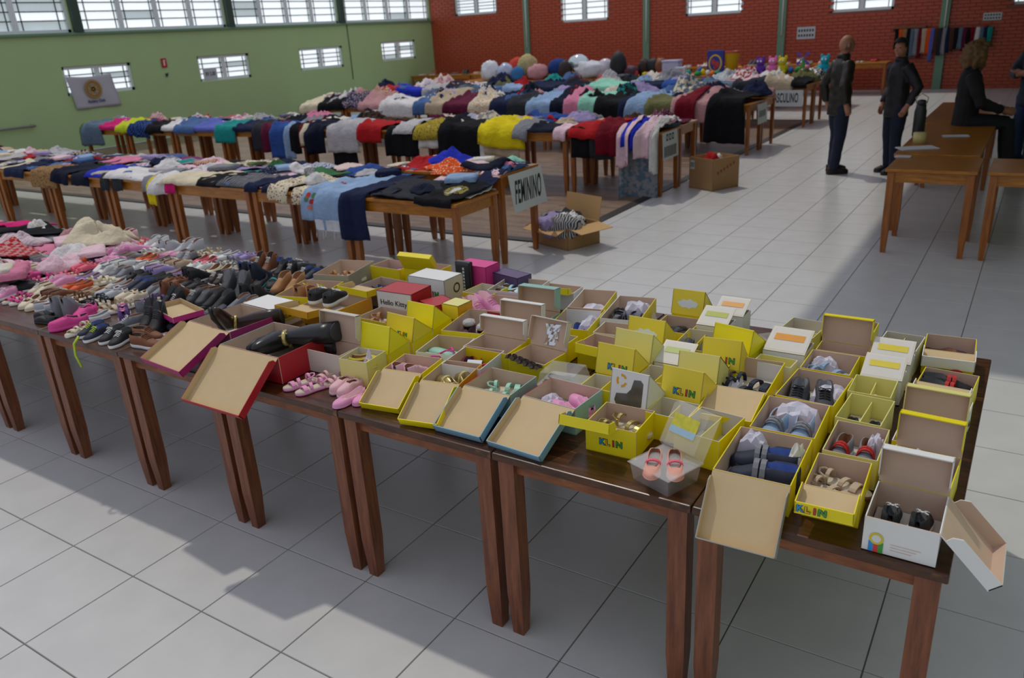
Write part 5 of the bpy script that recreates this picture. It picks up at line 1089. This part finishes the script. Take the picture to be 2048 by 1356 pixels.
t = thing('toy_windmill', 'toy windmill with violet sails on the toy table', 'toy', (-1.75, yT-.1, Z5)); MB().lathe([(.07, 0), (.03, .28), (.02, .34)], 12).build('tower', mat('toy_plastic', '#4fa04a', .4), t, True)
for k in range(4): a = pi/4+k*pi/2; MB().slab([(0, -.04, .32), (.18*cos(a-.2), -.04, .32+.18*sin(a-.2)), (.18*cos(a+.2), -.04, .32+.18*sin(a+.2))], (0, -1, 0), .01).build('sail', mat('toy_plastic', '#5a3fb0', .4), t)
TC = ['#b5392f', '#2f6bb0', '#3f9a5a', '#d9c22c', '#d87aa8', '#e5e2dd', '#6a3fa0', '#d9772c', '#2aa5a5', '#8a8a8c']; TN = ['red', 'blue', 'green', 'yellow', 'pink', 'white', 'purple', 'orange', 'turquoise', 'grey']
for k in range(64):
    c = k % 10; x = -5.9+4.85*((k+.5+rg.uniform(-.4, .4))/64)*1.0; lb = 'small %s soft toy in the pile on the toy table' % TN[c]
    lump('soft_toy', lb, 'toy', cloth(TC[c]), (x, 16.93+rg.uniform(.05, .9), Z5), (rg.uniform(.06, .11), rg.uniform(.05, .09), rg.uniform(.05, .1)), .3, 3, rg.random()*6, True, 'soft toys: '+lb, 2)
WALLC = ['cream', 'white', 'black', 'brown', 'palepink', 'beige', 'darkgrey', 'tan', 'silver', 'black', 'red']
for k in range(96):
    x = -15.7+14.9*(k//2+.5)/48+(k % 2)*.1; c = WALLC[(k//2*7) % 11]; kind = ['pump', 'lowshoe', 'sandal', 'hightop'][(k//2*3) % 4]; lb = '%s adult %s standing on the tables by the brick wall' % (WORD.get(c, c), KN[kind])
    shoe(kind, c, ['black', 'white', 'brown'][(k//2) % 3], .25, (x, 20.62+(k//2 % 3)*.2, .791), radians(-90+rg.uniform(-15, 15)), lb, 'wall shoes: '+lb)

# ================================================================ signs, flag, wall things
PAPER = mat('sign_paper', '#c3c9c9', .7, var=.04); INK = mat('ink_black', '#15161a', .6, var=0)
def sign(label, quad, n, name='paper_sign'):
    c = sum((Vector(p) for p in quad), Vector())/4; q = MB().slab([Vector(p)-c for p in quad], n, .002); o = q.build(name, PAPER, None, False, c); return tag(o, label, 'sign'), c
def words(o, c, s, at_, size, R, sx, bold, m=INK): t = text(s, size, m, o, Vector(at_)-c, (0, 0, 0), 'lettering', sx, bold, .0008, 'CENTER', 1.12); t.rotation_euler = R; return t
o, c = sign('white paper sign lettered FEMININO hanging from the women\'s row', [(-1.04, 3.80, .47), (-1.04, 4.40, .47), (-1.04, 4.30, .83), (-1.04, 3.72, .83)], (1, 0, 0)); words(o, c, 'FEMININO', (-1.0385, 4.055, .645), .3, (pi/2, 0, pi/2), .31, .006)
o, c = sign('white paper sign with two lines on the corner table below the pale sleeves', [(-.885, 6.95, .46), (-.885, 7.45, .46), (-.885, 7.40, .79), (-.885, 6.92, .79)], (1, 0, 0))
q = MB()
for k in range(3): q.box((.0015, -.11+k*.09, .1), (.001, .06, .08)); q.box((.002, -.11+k*.09, .1), (.001, .025, .04), 1)
for k in range(8): q.box((.0015, -.18+k*.05, -.07), (.001, .028, .13))
q.build('lettering', [INK, PAPER], o)
o, c = sign('white paper sign hanging beside the long black coat', [(-.81, 10.6, .45), (-.81, 11.1, .45), (-.81, 11.05, .76), (-.81, 10.55, .76)], (1, 0, 0)); q = MB()
for k in range(6): q.box((.0015, -.16+k*.06, -.0), (.001, .03, .1))
q.build('lettering', INK, o)
o, c = sign('white paper sign lettered MASCULINO hanging from the men\'s row', [(-1.62, 13.83, .40), (-.92, 13.83, .40), (-.92, 13.83, .70), (-1.62, 13.83, .70)], (0, -1, 0)); words(o, c, 'MASCULINO', (-1.27, 13.828, .55), .24, (pi/2, 0, 0), .36, .005)
o, c = sign('white price sheet reading R$ 5,00 on the low window', [(-16.035, 12.05, 1.3), (-16.035, 12.48, 1.3), (-16.035, 12.48, 1.6), (-16.035, 12.05, 1.6)], (1, 0, 0)); words(o, c, 'R$ 5,00', (-16.033, 12.265, 1.45), .14, (pi/2, 0, pi/2), .62, .003)
for lb, (x0, x1, z0, z1) in (('white paper notice with two printed lines on the brick wall', (-3.15, -2.66, 1.38, 1.70)), ('small pale notice high on the brick wall above the scarf rack', (1.35, 1.75, 1.62, 1.8))):
    o, c = sign(lb, [(x0, BACK_Y-.012, z0), (x1, BACK_Y-.012, z0), (x1, BACK_Y-.012, z1), (x0, BACK_Y-.012, z1)], (0, -1, 0)); q = MB(); w = x1-x0; h = z1-z0
    for r_ in range(2):
        for k in range(6): q.box((-w*.38+k*w*.15, -.0015, h*(.2-.4*r_)), (w*.09, .001, h*.2))
    stuff(q.build('lettering', INK, o))
# club flag with the toothed wheel
fl = thing('flag', 'white flag with a golden toothed wheel hung across the low window', 'flag', (-15.965, 8.85, 1.3)); q = MB(); n = 12
for i in range(n+1):
    for j in range(n+1):
        u, v = i/n, j/n; q.v.append(Vector((.012*sin(9*u+3*v)+.01*noise.noise((u*4, v*4, 1)), -.585+u*1.12+.1*(1-v), -.37+v*.74-.04*sin(pi*u)*v)))
for i in range(n):
    for j in range(n): q.f.append((i*(n+1)+j, (i+1)*(n+1)+j, (i+1)*(n+1)+j+1, i*(n+1)+j+1)); q.m.append(0)
solid(q.build('cloth', mat('flag_cloth', '#b7b6bb', .8, var=.06, scale=4), fl, True), .003)
GOLD = mat('ink', '#b08a1e', .5, var=0); q = MB(); W = lambda r, a: (.03, .0+r*cos(a), .05+r*sin(a))
for k in range(24): a = k*pi/12; q.add([W(.19, a-.07), W(.225, a-.045), W(.225, a+.045), W(.19, a+.07)], [(0, 1, 2, 3)])
q.add([W(.195, k*pi/18) for k in range(36)]+[W(.165, k*pi/18) for k in range(36)], [(k, (k+1) % 36, 36+(k+1) % 36, 36+k) for k in range(36)])
q.add([W(.15, k*pi/18) for k in range(36)]+[W(.125, k*pi/18) for k in range(36)], [(k, (k+1) % 36, 36+(k+1) % 36, 36+k) for k in range(36)])
for k in range(6): a = k*pi/3; q.add([W(.03, a-.8), W(.13, a-.13), W(.13, a+.13), W(.03, a+.8)], [(0, 1, 2, 3)])
q.add([W(.055, k*pi/9) for k in range(18)], [tuple(range(18))]); q.build('wheel_print', GOLD, fl)
q = MB(); q.add([(.0295, W(.168, k*pi/18)[1], W(.168, k*pi/18)[2]) for k in range(36)]+[(.0295, W(.148, k*pi/18)[1], W(.148, k*pi/18)[2]) for k in range(36)], [(k, (k+1) % 36, 36+(k+1) % 36, 36+k) for k in range(36)]); q.build('ring_print', mat('ink', '#2c2a6a', .5, var=0), fl)
text('Rotary Club', .085, mat('ink', '#34386e', .5, var=0), fl, (.03, .02, -.22), (pi/2, 0, pi/2), 'lettering', 1, .003)
t = thing('safety_sign', 'small red safety sign with a pictogram on the green wall', 'sign', (-15.98, 10.89, 1.81)); MB().box((0, 0, 0), (.01, .15, .22)).build('plate', mat('ink', '#b3211f', .4, var=.03), t); q = MB(); q.box((.006, 0, -.01), (.002, .04, .11)); q.box((.006, .01, .06), (.002, .06, .02)); q.build('pictogram', mat('ink', '#e6dcd8', .4, var=0), t)
t = thing('wall_hook', 'small dark extinguisher hook under the red safety sign', 'hook', (-15.98, 10.9, 1.52)); MB().box((0, 0, 0), (.02, .05, .08)).build('plate', m_bar, t); MB().tube([(.01, 0, .02), (.06, 0, .0), (.07, 0, .05)], .008, 6).build('hook', m_bar, t)
t = thing('handrail', 'thin grey handrail pipe fixed low on the green wall', 'handrail', (-15.9, 6, .7)); MB().tube([(0, -3, .0), (0, 1.3, .0)], .025, 10).build('pipe', mat('pipe', '#8f8d86', .4), t, True)
for y in (-2, 0, 1.25): MB().box((-.05, y, .0), (.1, .04, .06)).build('bracket', mat('pipe', '#8f8d86', .4), t)
tag(MB().tube([(-15.985, 17.66, 2.56), (-15.985, 17.67, 1.8), (-15.985, 17.66, .9)], .012, 6).build('wall_cable', mat('cable', '#3a3a34', .6), None, True), 'thin dark cable running down the green wall', 'cable')
# scarf and tie rack on the brick wall
t = thing('hanging_rail', 'dark wooden hanging rail fixed to the brick wall', 'rail', (.48, BACK_Y-.12, 1.5)); MB().tube([(-1.15, 0, 0), (1.15, 0, -.06)], .025, 8).build('rail', mat('dark_wood', '#2c2018', .5), t, True); MB().box((-.75, .02, .06), (.75, .16, .05)).build('shelf', w_oldedge, t)
for x in (-1.0, 0, 1.0): MB().box((x, .06, -.02), (.04, .12, .06)).build('bracket', mat('dark_wood', '#2c2018', .5), t)
SCC = [('black', .5), ('orange', .62), ('tan', .66), ('black', .7), ('slate', .7), ('grey', .66), ('darkred', .72), ('beige', .6), ('orange', .62), ('violet', .8), ('brown', .6), ('charcoal', .66), ('grey', .64), ('navy', .6), ('brown', .56), ('black', .52), ('slate', .5), ('maroon', .56), ('black', .48), ('darkred', .45), ('white', .5), ('slate', .56), ('navy', .52), ('teal', .44)]
for k, (cc, L) in enumerate(SCC):
    x = -.56+k*.092; sd = rg.random()*9; q = MB()
    for j in range(9):
        for i in range(4):
            v = j/8; q.v.append(Vector(((i/3-.5)*.1*(1+.15*sin(sd+v*5)), -.02-.02*sin(i*2.1+sd)*v, -v*L)))
    for j in range(8):
        for i in range(3): q.f.append((j*4+i, (j+1)*4+i, (j+1)*4+i+1, j*4+i+1)); q.m.append(0)
    lb = '%s scarf hanging on the brick wall rail' % GW.get(cc, cc); o = q.build('scarf', cloth(GC[cc]), None, True, (x, BACK_Y-.14, 1.5-.026*(x-.48))); solid(o, .02); tag(o, lb, 'scarf', 'scarves: '+lb)

# ================================================================ cardboard boxes on the floor
CB = mat('corrugated_card', '#a57f55', .8, var=.08, scale=10); CBL = mat('corrugated_inner', '#c19a66', .8, var=.06)
def carton(label, p0, p1, p2, h, flaps):
    p0, p1, p2 = Vector(p0), Vector(p1), Vector(p2); ux = (p1-p0).normalized(); w = (p1-p0).length; uy = Vector((-ux.y, ux.x, 0)); d = (p2-p1).dot(uy); c = (p0+p1)/2+uy*d/2
    t = thing('cardboard_box', label, 'box', (c.x, c.y, 0), math.atan2(ux.y, ux.x)); x, y = w/2, d/2; q = MB(); th = .006
    q.slab([(-x, -y, th+.003), (x, -y, th+.003), (x, y, th+.003), (-x, y, th+.003)], (0, 0, 1), th, 1, 0); q.slab([(-x, -y, 0), (x, -y, 0), (x, -y, h), (-x, -y, h)], (0, -1, 0), th, 0, 1); q.slab([(-x, y, 0), (x, y, 0), (x, y, h), (-x, y, h)], (0, 1, 0), th, 0, 1)
    q.slab([(-x, -y, 0), (-x, y, 0), (-x, y, h), (-x, -y, h)], (-1, 0, 0), th, 0, 1); q.slab([(x, -y, 0), (x, y, 0), (x, y, h), (x, -y, h)], (1, 0, 0), th, 0, 1); q.build('carton', [CB, CBL], t)
    for e, tilt, L in flaps:
        a = radians(tilt); u = Vector((cos(a), 0, sin(a))); n = Vector((-sin(a), 0, cos(a))); hw_ = (x if e in 'FB' else y)*.96; Y_ = Vector((0, hw_, 0)); m = Matrix.Translation({'F': (0, -y, h), 'B': (0, y, h), 'L': (-x, 0, h), 'R': (x, 0, h)}[e]) @ Matrix.Rotation({'F': -pi/2, 'B': pi/2, 'R': 0, 'L': pi}[e], 4, 'Z')
        q = MB().slab([-Y_, Y_, u*L+Y_*1.02, u*L-Y_*1.02], n, .005, 1, 0); q.v = [m @ v for v in q.v]; q.build('flap', [CB, CBL], t)
    q = MB(); q.add([(-x*.9, -y-.0015, h*.62), (-x*.55, -y-.0015, h*.62), (-x*.55, -y-.0015, h*.9), (-x*.9, -y-.0015, h*.9)], [(0, 1, 2, 3)]); lbp = q.build('address_label', PAPER, t); q = MB()
    for k in range(5): q.add([(-x*.87+k*x*.06, -y-.002, h*.68), (-x*.84+k*x*.06, -y-.002, h*.68), (-x*.84+k*x*.06, -y-.002, h*.84), (-x*.87+k*x*.06, -y-.002, h*.84)], [(0, 1, 2, 3)])
    q.build('barcode', INK, lbp)
    return t, x, y
t, x, y = carton('open cardboard box of grey clothes under the FEMININO sign', (-1.29, 4.51, 0), (-.79, 4.33, 0), (-.66, 4.74, 0), .22, [('F', -18, .15), ('R', -8, .2), ('L', -25, .15), ('B', 80, .24)])
for k, (dx, dy, cc, pt) in enumerate([(-.1, 0, 'grey', 'camo'), (.08, .05, 'white', 'floral'), (-.02, -.08, 'lilac', None), (.12, -.05, 'lightgrey', 'stripe'), (0, .1, 'charcoal', None)]):
    a = -.345; lump('crumpled_garment', ['grey mottled', 'white printed', 'lilac grey', 'light grey striped', 'charcoal'][k]+' garment stuffed in the open cardboard box', 'garment', cloth(GC[cc], pt, GC['charcoal'] if pt else None), (-.97+dx*cos(a)-dy*sin(a), 4.53+dx*sin(a)+dy*cos(a), .1), (.17, .14, .13), .35, 3)
t, x, y = carton('tall cardboard box with red clothes on the tiles by the clothes row', (-.83, 7.7, 0), (-.45, 7.52, 0), (-.38, 8.0, 0), .4, [])
q = MB()
for k in range(6): q.add([(x+.0015, -.16+k*.055, .2+.02*k), (x+.0015, -.13+k*.055, .2+.02*k), (x+.0015, -.13+k*.055, .24+.02*k), (x+.0015, -.16+k*.055, .24+.02*k)], [(0, 1, 2, 3)])
q.build('red_print', mat('ink', '#8a4630', .6, var=0), t)
lump('crumpled_garment', 'bright red garment in the tall cardboard box', 'garment', cloth(GC['red']), (-.57, 7.79, .2), (.11, .13, .14), .3); lump('crumpled_garment', 'white garment beside the red one in the tall box', 'garment', cloth(GC['white']), (-.5, 7.86, .24), (.06, .07, .1), .3)
# ================================================================ on the desk tables
t = thing('thermos_flask', 'black thermos flask with wire handle on the long desk', 'thermos', (1.85, 7.3, .75)); MB().lathe([(.055, 0), (.06, .02), (.06, .26), (.05, .3), (.05, .33), (.03, .34)], 24).build('body', mat('enamel', '#14161c', .35), t, True); MB().lathe([(.045, .33), (.045, .37), (.02, .38)], 20).build('cap', mat('toy_plastic', '#22242a', .4), t, True)
MB().tube([(-.05, 0, .34), (-.06, 0, .4), (0, 0, .44), (.06, 0, .4), (.05, 0, .34)], .005, 6).build('handle', mat('wire', '#8f9496', .3, metal=.8), t, True)
t = thing('paper_roll', 'cream paper roll beside the thermos flask', 'paper roll', (1.92, 6.86, .75)); MB().lathe([(.02, 0), (.062, 0), (.062, .1), (.02, .1)], 24).build('roll', mat('paper', '#c9bb7e', .7), t, True); MB().lathe([(.012, .0), (.02, .0), (.02, .101), (.012, .101)], 16).build('core', CB, t, True)
for lb, (x, y, w, d, rz) in (('stack of white papers at the near end of the long desk', (1.95, 6.45, .34, .2, .5)), ('printed leaflet on the long desk beside the seated person', (2.2, 7.35, .24, .12, .25)), ('folded white napkin at the corner of the end table', (1.9, 5.9, .13, .08, .1))):
    t = thing('paper_sheet', lb, 'paper', (x, y, .75), rz)
    for k in range(3): MB().box((.004*k, .003*k, .003+.003*k), (w, d, .002)).build('sheet', mat('paper', '#cfd0d2', .7, var=.03), t)

# ================================================================ people
SKIN = mat('skin', '#a9735a', .55, var=.06)
def rumple(me, a, f):
    nn = [v.normal.copy() for v in me.vertices]
    for v, n_ in zip(me.vertices, nn): v.co += n_*a*noise.noise(v.co*f)
def merge(meshes, name, vox):
    f = bmesh.new()
    for m in meshes: f.from_mesh(m)
    me = bpy.data.meshes.new(name); f.to_mesh(me); f.free(); ob = bpy.data.objects.new('k', me); COL.objects.link(ob); r_ = ob.modifiers.new('r', 'REMESH'); r_.mode = 'VOXEL'; r_.voxel_size = vox; s = ob.modifiers.new('s', 'SMOOTH'); s.iterations = 3; s.factor = .5
    out = bpy.data.meshes.new_from_object(ob.evaluated_get(bpy.context.evaluated_depsgraph_get())); bpy.data.objects.remove(ob); out.name = name
    f = bmesh.new(); f.from_mesh(out); seen = set(); isl = []           # keep the one connected skin
    for v in f.verts:
        if v in seen: continue
        st = [v]; seen.add(v); grp = []
        while st:
            a = st.pop(); grp.append(a)
            for e in a.link_edges:
                b = e.other_vert(a)
                if b not in seen: seen.add(b); st.append(b)
        isl.append(grp)
    isl.sort(key=len, reverse=True)
    for g_ in isl[1:]: bmesh.ops.delete(f, geom=g_, context='VERTS')
    f.to_mesh(out); f.free(); return out
def ell(c, r, sub=3, fn=None):
    f = bmesh.new(); bmesh.ops.create_icosphere(f, subdivisions=sub, radius=1)
    for v in f.verts:
        p = v.co.copy()
        if fn: p = fn(p)
        v.co = Vector((p.x*r[0]+c[0], p.y*r[1]+c[1], p.z*r[2]+c[2]))
    me = bpy.data.meshes.new('e'); f.to_mesh(me); f.free(); return me
def hand_mesh(A, s):
    e, wr, w = [Vector(q_) for q_ in A]; d = (w-wr).normalized(); sd = d.cross(Vector((0, s, 0))).normalized(); inn = Vector((0, -s, 0)); q = MB()
    q.tube([e, e.lerp(wr, .5), wr, w], [.042, .04, .033, .034], 12); q.tube([wr, w, w+d*.045], [.03, .04, .036], 12)
    for o_, l in ((-.03, .07), (-.01, .085), (.01, .08), (.03, .062)): q.tube([w+sd*o_+d*.02, w+sd*o_*1.1+d*(.04+l*.45), w+sd*o_*1.1+d*(.035+l*.8)+inn*.018], [.012, .0115, .01], 8)
    q.tube([w-sd*.02-d*.01, w-sd*.048+d*.02+inn*.012, w-sd*.05+d*.055+inn*.022], [.015, .0125, .01], 8)
    return q.mesh('hand', SKIN)
def person(label, loc, yaw, arms, legs, jacket, trousers, shoes, hair, head_turn=0, h=1.0, seat=0, jlen=.84):
    """arms / legs: per side lists of joints in the body frame (facing +x); one continuous body, clothing and hair as parts"""
    t = thing('person', label, 'person', loc, radians(yaw)); t.scale = (h, h, h)
    dz = seat; hands = []
    S = lambda z: z+dz
    def lob(pts): return MB().tube([p for p, r_ in pts], [r_ for p, r_ in pts], 14).mesh('l', SKIN)
    tor = lob([((0, 0, S(.86)), .06), ((0, 0, S(.9)), .11), ((0, 0, S(1.0)), .115), ((0, 0, S(1.12)), .105), ((0, 0, S(1.3)), .12), ((-.005, 0, S(1.4)), .105), ((-.005, 0, S(1.45)), .07), ((.005, 0, S(1.5)), .053), ((.02, 0, S(1.62)), .05)]); hands.append(tor)
    for v in tor.vertices: v.co.x *= .8 if v.co.z < S(1.45) else 1
    for s, A, G in zip((-1, 1), arms, legs):
        hands.append(lob([((0, s*.05, S(1.37)), .05), ((0, s*.15, S(1.39)), .05), (Vector((0, s*.15, S(1.39))).lerp(Vector(A[0]), .5), .046), (A[0], .04), (Vector(A[0]).lerp(Vector(A[1]), .3), .042)])); hands.append(hand_mesh(A, s))
        hands.append(lob([((0, s*.05, S(.92)), .08), ((0, s*.075, S(.87)), .09), (Vector((0, s*.08, S(.87))).lerp(Vector(G[0]), .5), .075), (G[0], .056), (Vector(G[0]).lerp(Vector(G[1]), .35), .055), (G[1], .036), (G[2], .032), (G[3], .026)]))
    rot = Matrix.Translation((.015, 0, S(1.52))) @ Matrix.Rotation(radians(head_turn), 4, 'Z') @ Matrix.Translation((-.015, 0, -S(1.52)))
    hc = (.03, 0, S(1.635))
    def face(p):
        if p.z < -.2: p.x *= 1-.1*(-p.z-.2); p.y *= 1-.32*(-p.z-.2)
        if p.x > .6 and .1 < p.z < .35: p.x -= .04
        return p
    parts = [ell(hc, (.098, .076, .118), 4, face), ell((.128, 0, S(1.622)), (.018, .013, .024), 2), ell((.118, 0, S(1.58)), (.013, .024, .008), 2), ell((.1, 0, S(1.548)), (.022, .026, .018), 2), ell((.02, .078, S(1.63)), (.022, .01, .03), 2), ell((.02, -.078, S(1.63)), (.022, .01, .03), 2), ell((.105, 0, S(1.665)), (.018, .055, .01), 2)]
    for m in parts: m.transform(rot)
    body = merge(parts+hands, 'body', .0075); body.materials.clear(); body.materials.append(SKIN); body.polygons.foreach_set('use_smooth', [True]*len(body.polygons)); link('body', body, t)
    for s in (-1, 1):
        o = ball('eye', mat('eye', '#1a1512', .2, var=0), t, rot @ Vector((.117, s*.034, S(1.645))), (.008, .012, .008))
    # jacket
    body_j = lob([((0, 0, S(jlen-.08)), .15), ((0, 0, S(jlen-.075)), .172), ((0, 0, S(.98)), .162), ((0, 0, S(1.14)), .155), ((0, 0, S(1.3)), .16), ((-.005, 0, S(1.4)), .14), ((-.005, 0, S(1.46)), .1), ((0, 0, S(1.52)), .074)])
    for v in body_j.vertices: v.co.x *= .84
    js = [body_j]
    for s, A in zip((-1, 1), arms):
        s0 = Vector((0, s*.16, S(1.39))); e = Vector(A[1]); b = Vector(A[0]); js.append(lob([((0, s*.05, S(1.36)), .075), (s0, .08), (s0.lerp(b, .5), .074), (b, .066), (b.lerp(e, .5), .058), (b.lerp(e, .96), .05), (b.lerp(e, 1.0), .04)]))
    jm = merge(js, 'jacket', .011)
    rumple(jm, .009, 11)
    jm.materials.clear(); jm.materials.append(jacket); jm.polygons.foreach_set('use_smooth', [True]*len(jm.polygons)); link('jacket', jm, t)
    cl = MB().lathe([(.07, 0), (.082, .0), (.078, .055), (.07, .055)], 18, (0, 0, S(1.475))); cl.build('collar', jacket, t, True)
    ts = [lob([((0, 0, S(1.02)), .12), ((0, 0, S(.95)), .145), ((0, 0, S(.88)), .14), ((0, 0, S(.82)), .09)])]
    for v in ts[0].vertices: v.co.x *= .8
    for s, G in zip((-1, 1), legs):
        h0 = Vector((0, s*.08, S(.87))); k = Vector(G[0]); a = Vector(G[1]).lerp(Vector(G[2]), .7); ts.append(lob([((0, s*.06, S(.93)), .09), (h0, .104), (h0.lerp(k, .5), .096), (k, .078), (k.lerp(a, .5), .07), (a, .066), (a-Vector((0, 0, .005)), .05)]))
    tm_ = merge(ts, 'trousers', .011); tm_.materials.clear(); tm_.materials.append(trousers); tm_.polygons.foreach_set('use_smooth', [True]*len(tm_.polygons))
    rumple(tm_, .006, 13)
    link('trousers', tm_, t)
    for s, G in zip((-1, 1), legs):
        a, toe = Vector(G[2]), Vector(G[3]); dr = toe-a; o = link('footwear', upper_mesh('lowshoe', shoes, smat('black', 'lining')), t); o.scale = (.29, .3, .36); o.location = (a.x+.06, a.y, min(a.z, toe.z)-.03); o.rotation_euler = (0, 0, math.atan2(dr.y, dr.x)); so = link('sole', sole_mesh(.07, smat('black', 'rubber')), o)
    # hair
    kind, hm = hair
    f = bmesh.new(); bmesh.ops.create_icosphere(f, subdivisions=4, radius=1); R3 = {'short': (.108, .088, .128), 'fringe': (.102, .083, .12), 'curly': (.145, .14, .17)}[kind]
    for v in f.verts:
        p = v.co.copy(); k = 1+(.42 if kind == 'curly' else .03)*noise.noise(p*(4.5 if kind == 'curly' else 9)); v.co = Vector((p.x*R3[0]*k, p.y*R3[1]*k, p.z*R3[2]*k))
    def bald(c):
        x, z = c.x/R3[0], c.z/R3[2]
        if kind == 'short': return x > .25-.0 and z < .5 or z < -.35 or (x > -.1 and z < .05)
        if kind == 'fringe': return x > -.1 or z > .1 or z < -.45
        return x > .45 and z < .55
    bmesh.ops.delete(f, geom=[q_ for q_ in f.faces if bald(q_.calc_center_median())], context='FACES')
    me = bpy.data.meshes.new('hair'); f.to_mesh(me); f.free(); off = {'short': (.022, 0, .012), 'fringe': (.024, 0, 0), 'curly': (0, 0, -.015)}[kind]
    me.transform(rot @ Matrix.Translation(Vector(hc)+Vector(off)-Vector((.0, 0, 0)))); me.materials.append(hm); me.polygons.foreach_set('use_smooth', [True]*len(me.polygons)); solid(link('hair', me, t), .01)
    return t
def stand(dx=0): return [[(.015+s*dx, s*.1, .5), (-.02+s*dx*1.6, s*.105, .085), (-.02+s*dx*1.6, s*.105, .06), (.12+s*dx*1.6, s*.12, .035)] for s in (-1, 1)]
pocket = [[(-.09, s*.27, 1.14), (.02, s*.25, .93), (.05, s*.235, .87)] for s in (-1, 1)]
backp = [[(-.1, s*.26, 1.14), (-.05, s*.25, .92), (-.02, s*.24, .86)] for s in (-1, 1)]
folded = [[(.06, s*.25, 1.15), (.24, s*.06, 1.16), (.24, -s*.05, 1.19)] for s in (-1, 1)]
jeans = mat('jeans', '#141c34', .85, var=.25, scale=14, bump=.3, bscale=120)
person('standing person with shaved head, dark brown leather jacket and jeans', (.66, 9.2, 0), 40, backp, stand(.03), mat('leather_jacket', '#1f1812', .5, var=.2, bump=.3), jeans, smat('darkbrown'), ('fringe', mat('hair', '#6e5446', .8)), 0, 1.0)
person('standing person with short dark hair in a black padded jacket, hands at the pockets', (1.33, 9.35, 0), 226, pocket, stand(.02), mat('padded_jacket', '#17131a', .6, var=.2, bump=.4), jeans, smat('black'), ('short', mat('hair', '#14100e', .7, bump=.5, bscale=300)), 22, .955)
sl = [[(.44, s*.11, .86), (.5, s*.1, .42), (.5, s*.1, .38), (.62, s*.11, .34)] for s in (-1, 1)]
sarm = [[(.1, s*.26, 1.1), (.34, s*.17, 1.02), (.41, s*.13, 1.0)] for s in (-1, 1)]
person('person in a black coat with curly light brown hair sitting on the long desk', (2.2, 8.35, -.06), 14, sarm, sl, mat('wool_coat', '#0f0f12', .85, var=.2), mat('black_trousers', '#101116', .85), smat('black'), ('curly', mat('curly_hair', '#6e5230', .8, var=.35, scale=60, bump=.8, bscale=90)), 10, .96, 0, .88)
person('standing person in a dark blue jacket with folded arms and jeans by the desk', (2.78, 10.45, 0), 236, folded, stand(.02), mat('blue_jacket', '#1b2230', .7, var=.2), mat('blue_jeans', '#24365a', .85, var=.25, scale=14), smat('black'), ('short', mat('hair', '#14100e', .7, bump=.5, bscale=300)), 0, .99)
# give every repeated label a group
from collections import Counter
tops = [o for o in COL.objects if o.parent is None and 'label' in o]; cn = Counter(o['label'] for o in tops)
for o in tops:
    if cn[o['label']] > 1 and 'group' not in o: o['group'] = 'alike: '+o['label']
    if cn[o['label']] == 1 and 'group' in o and (o['group'].startswith(('clothes:', 'hanging:', 'loose', 'wall shoes', 'scarves', 'soft toys', 'pair'))): del o['group']
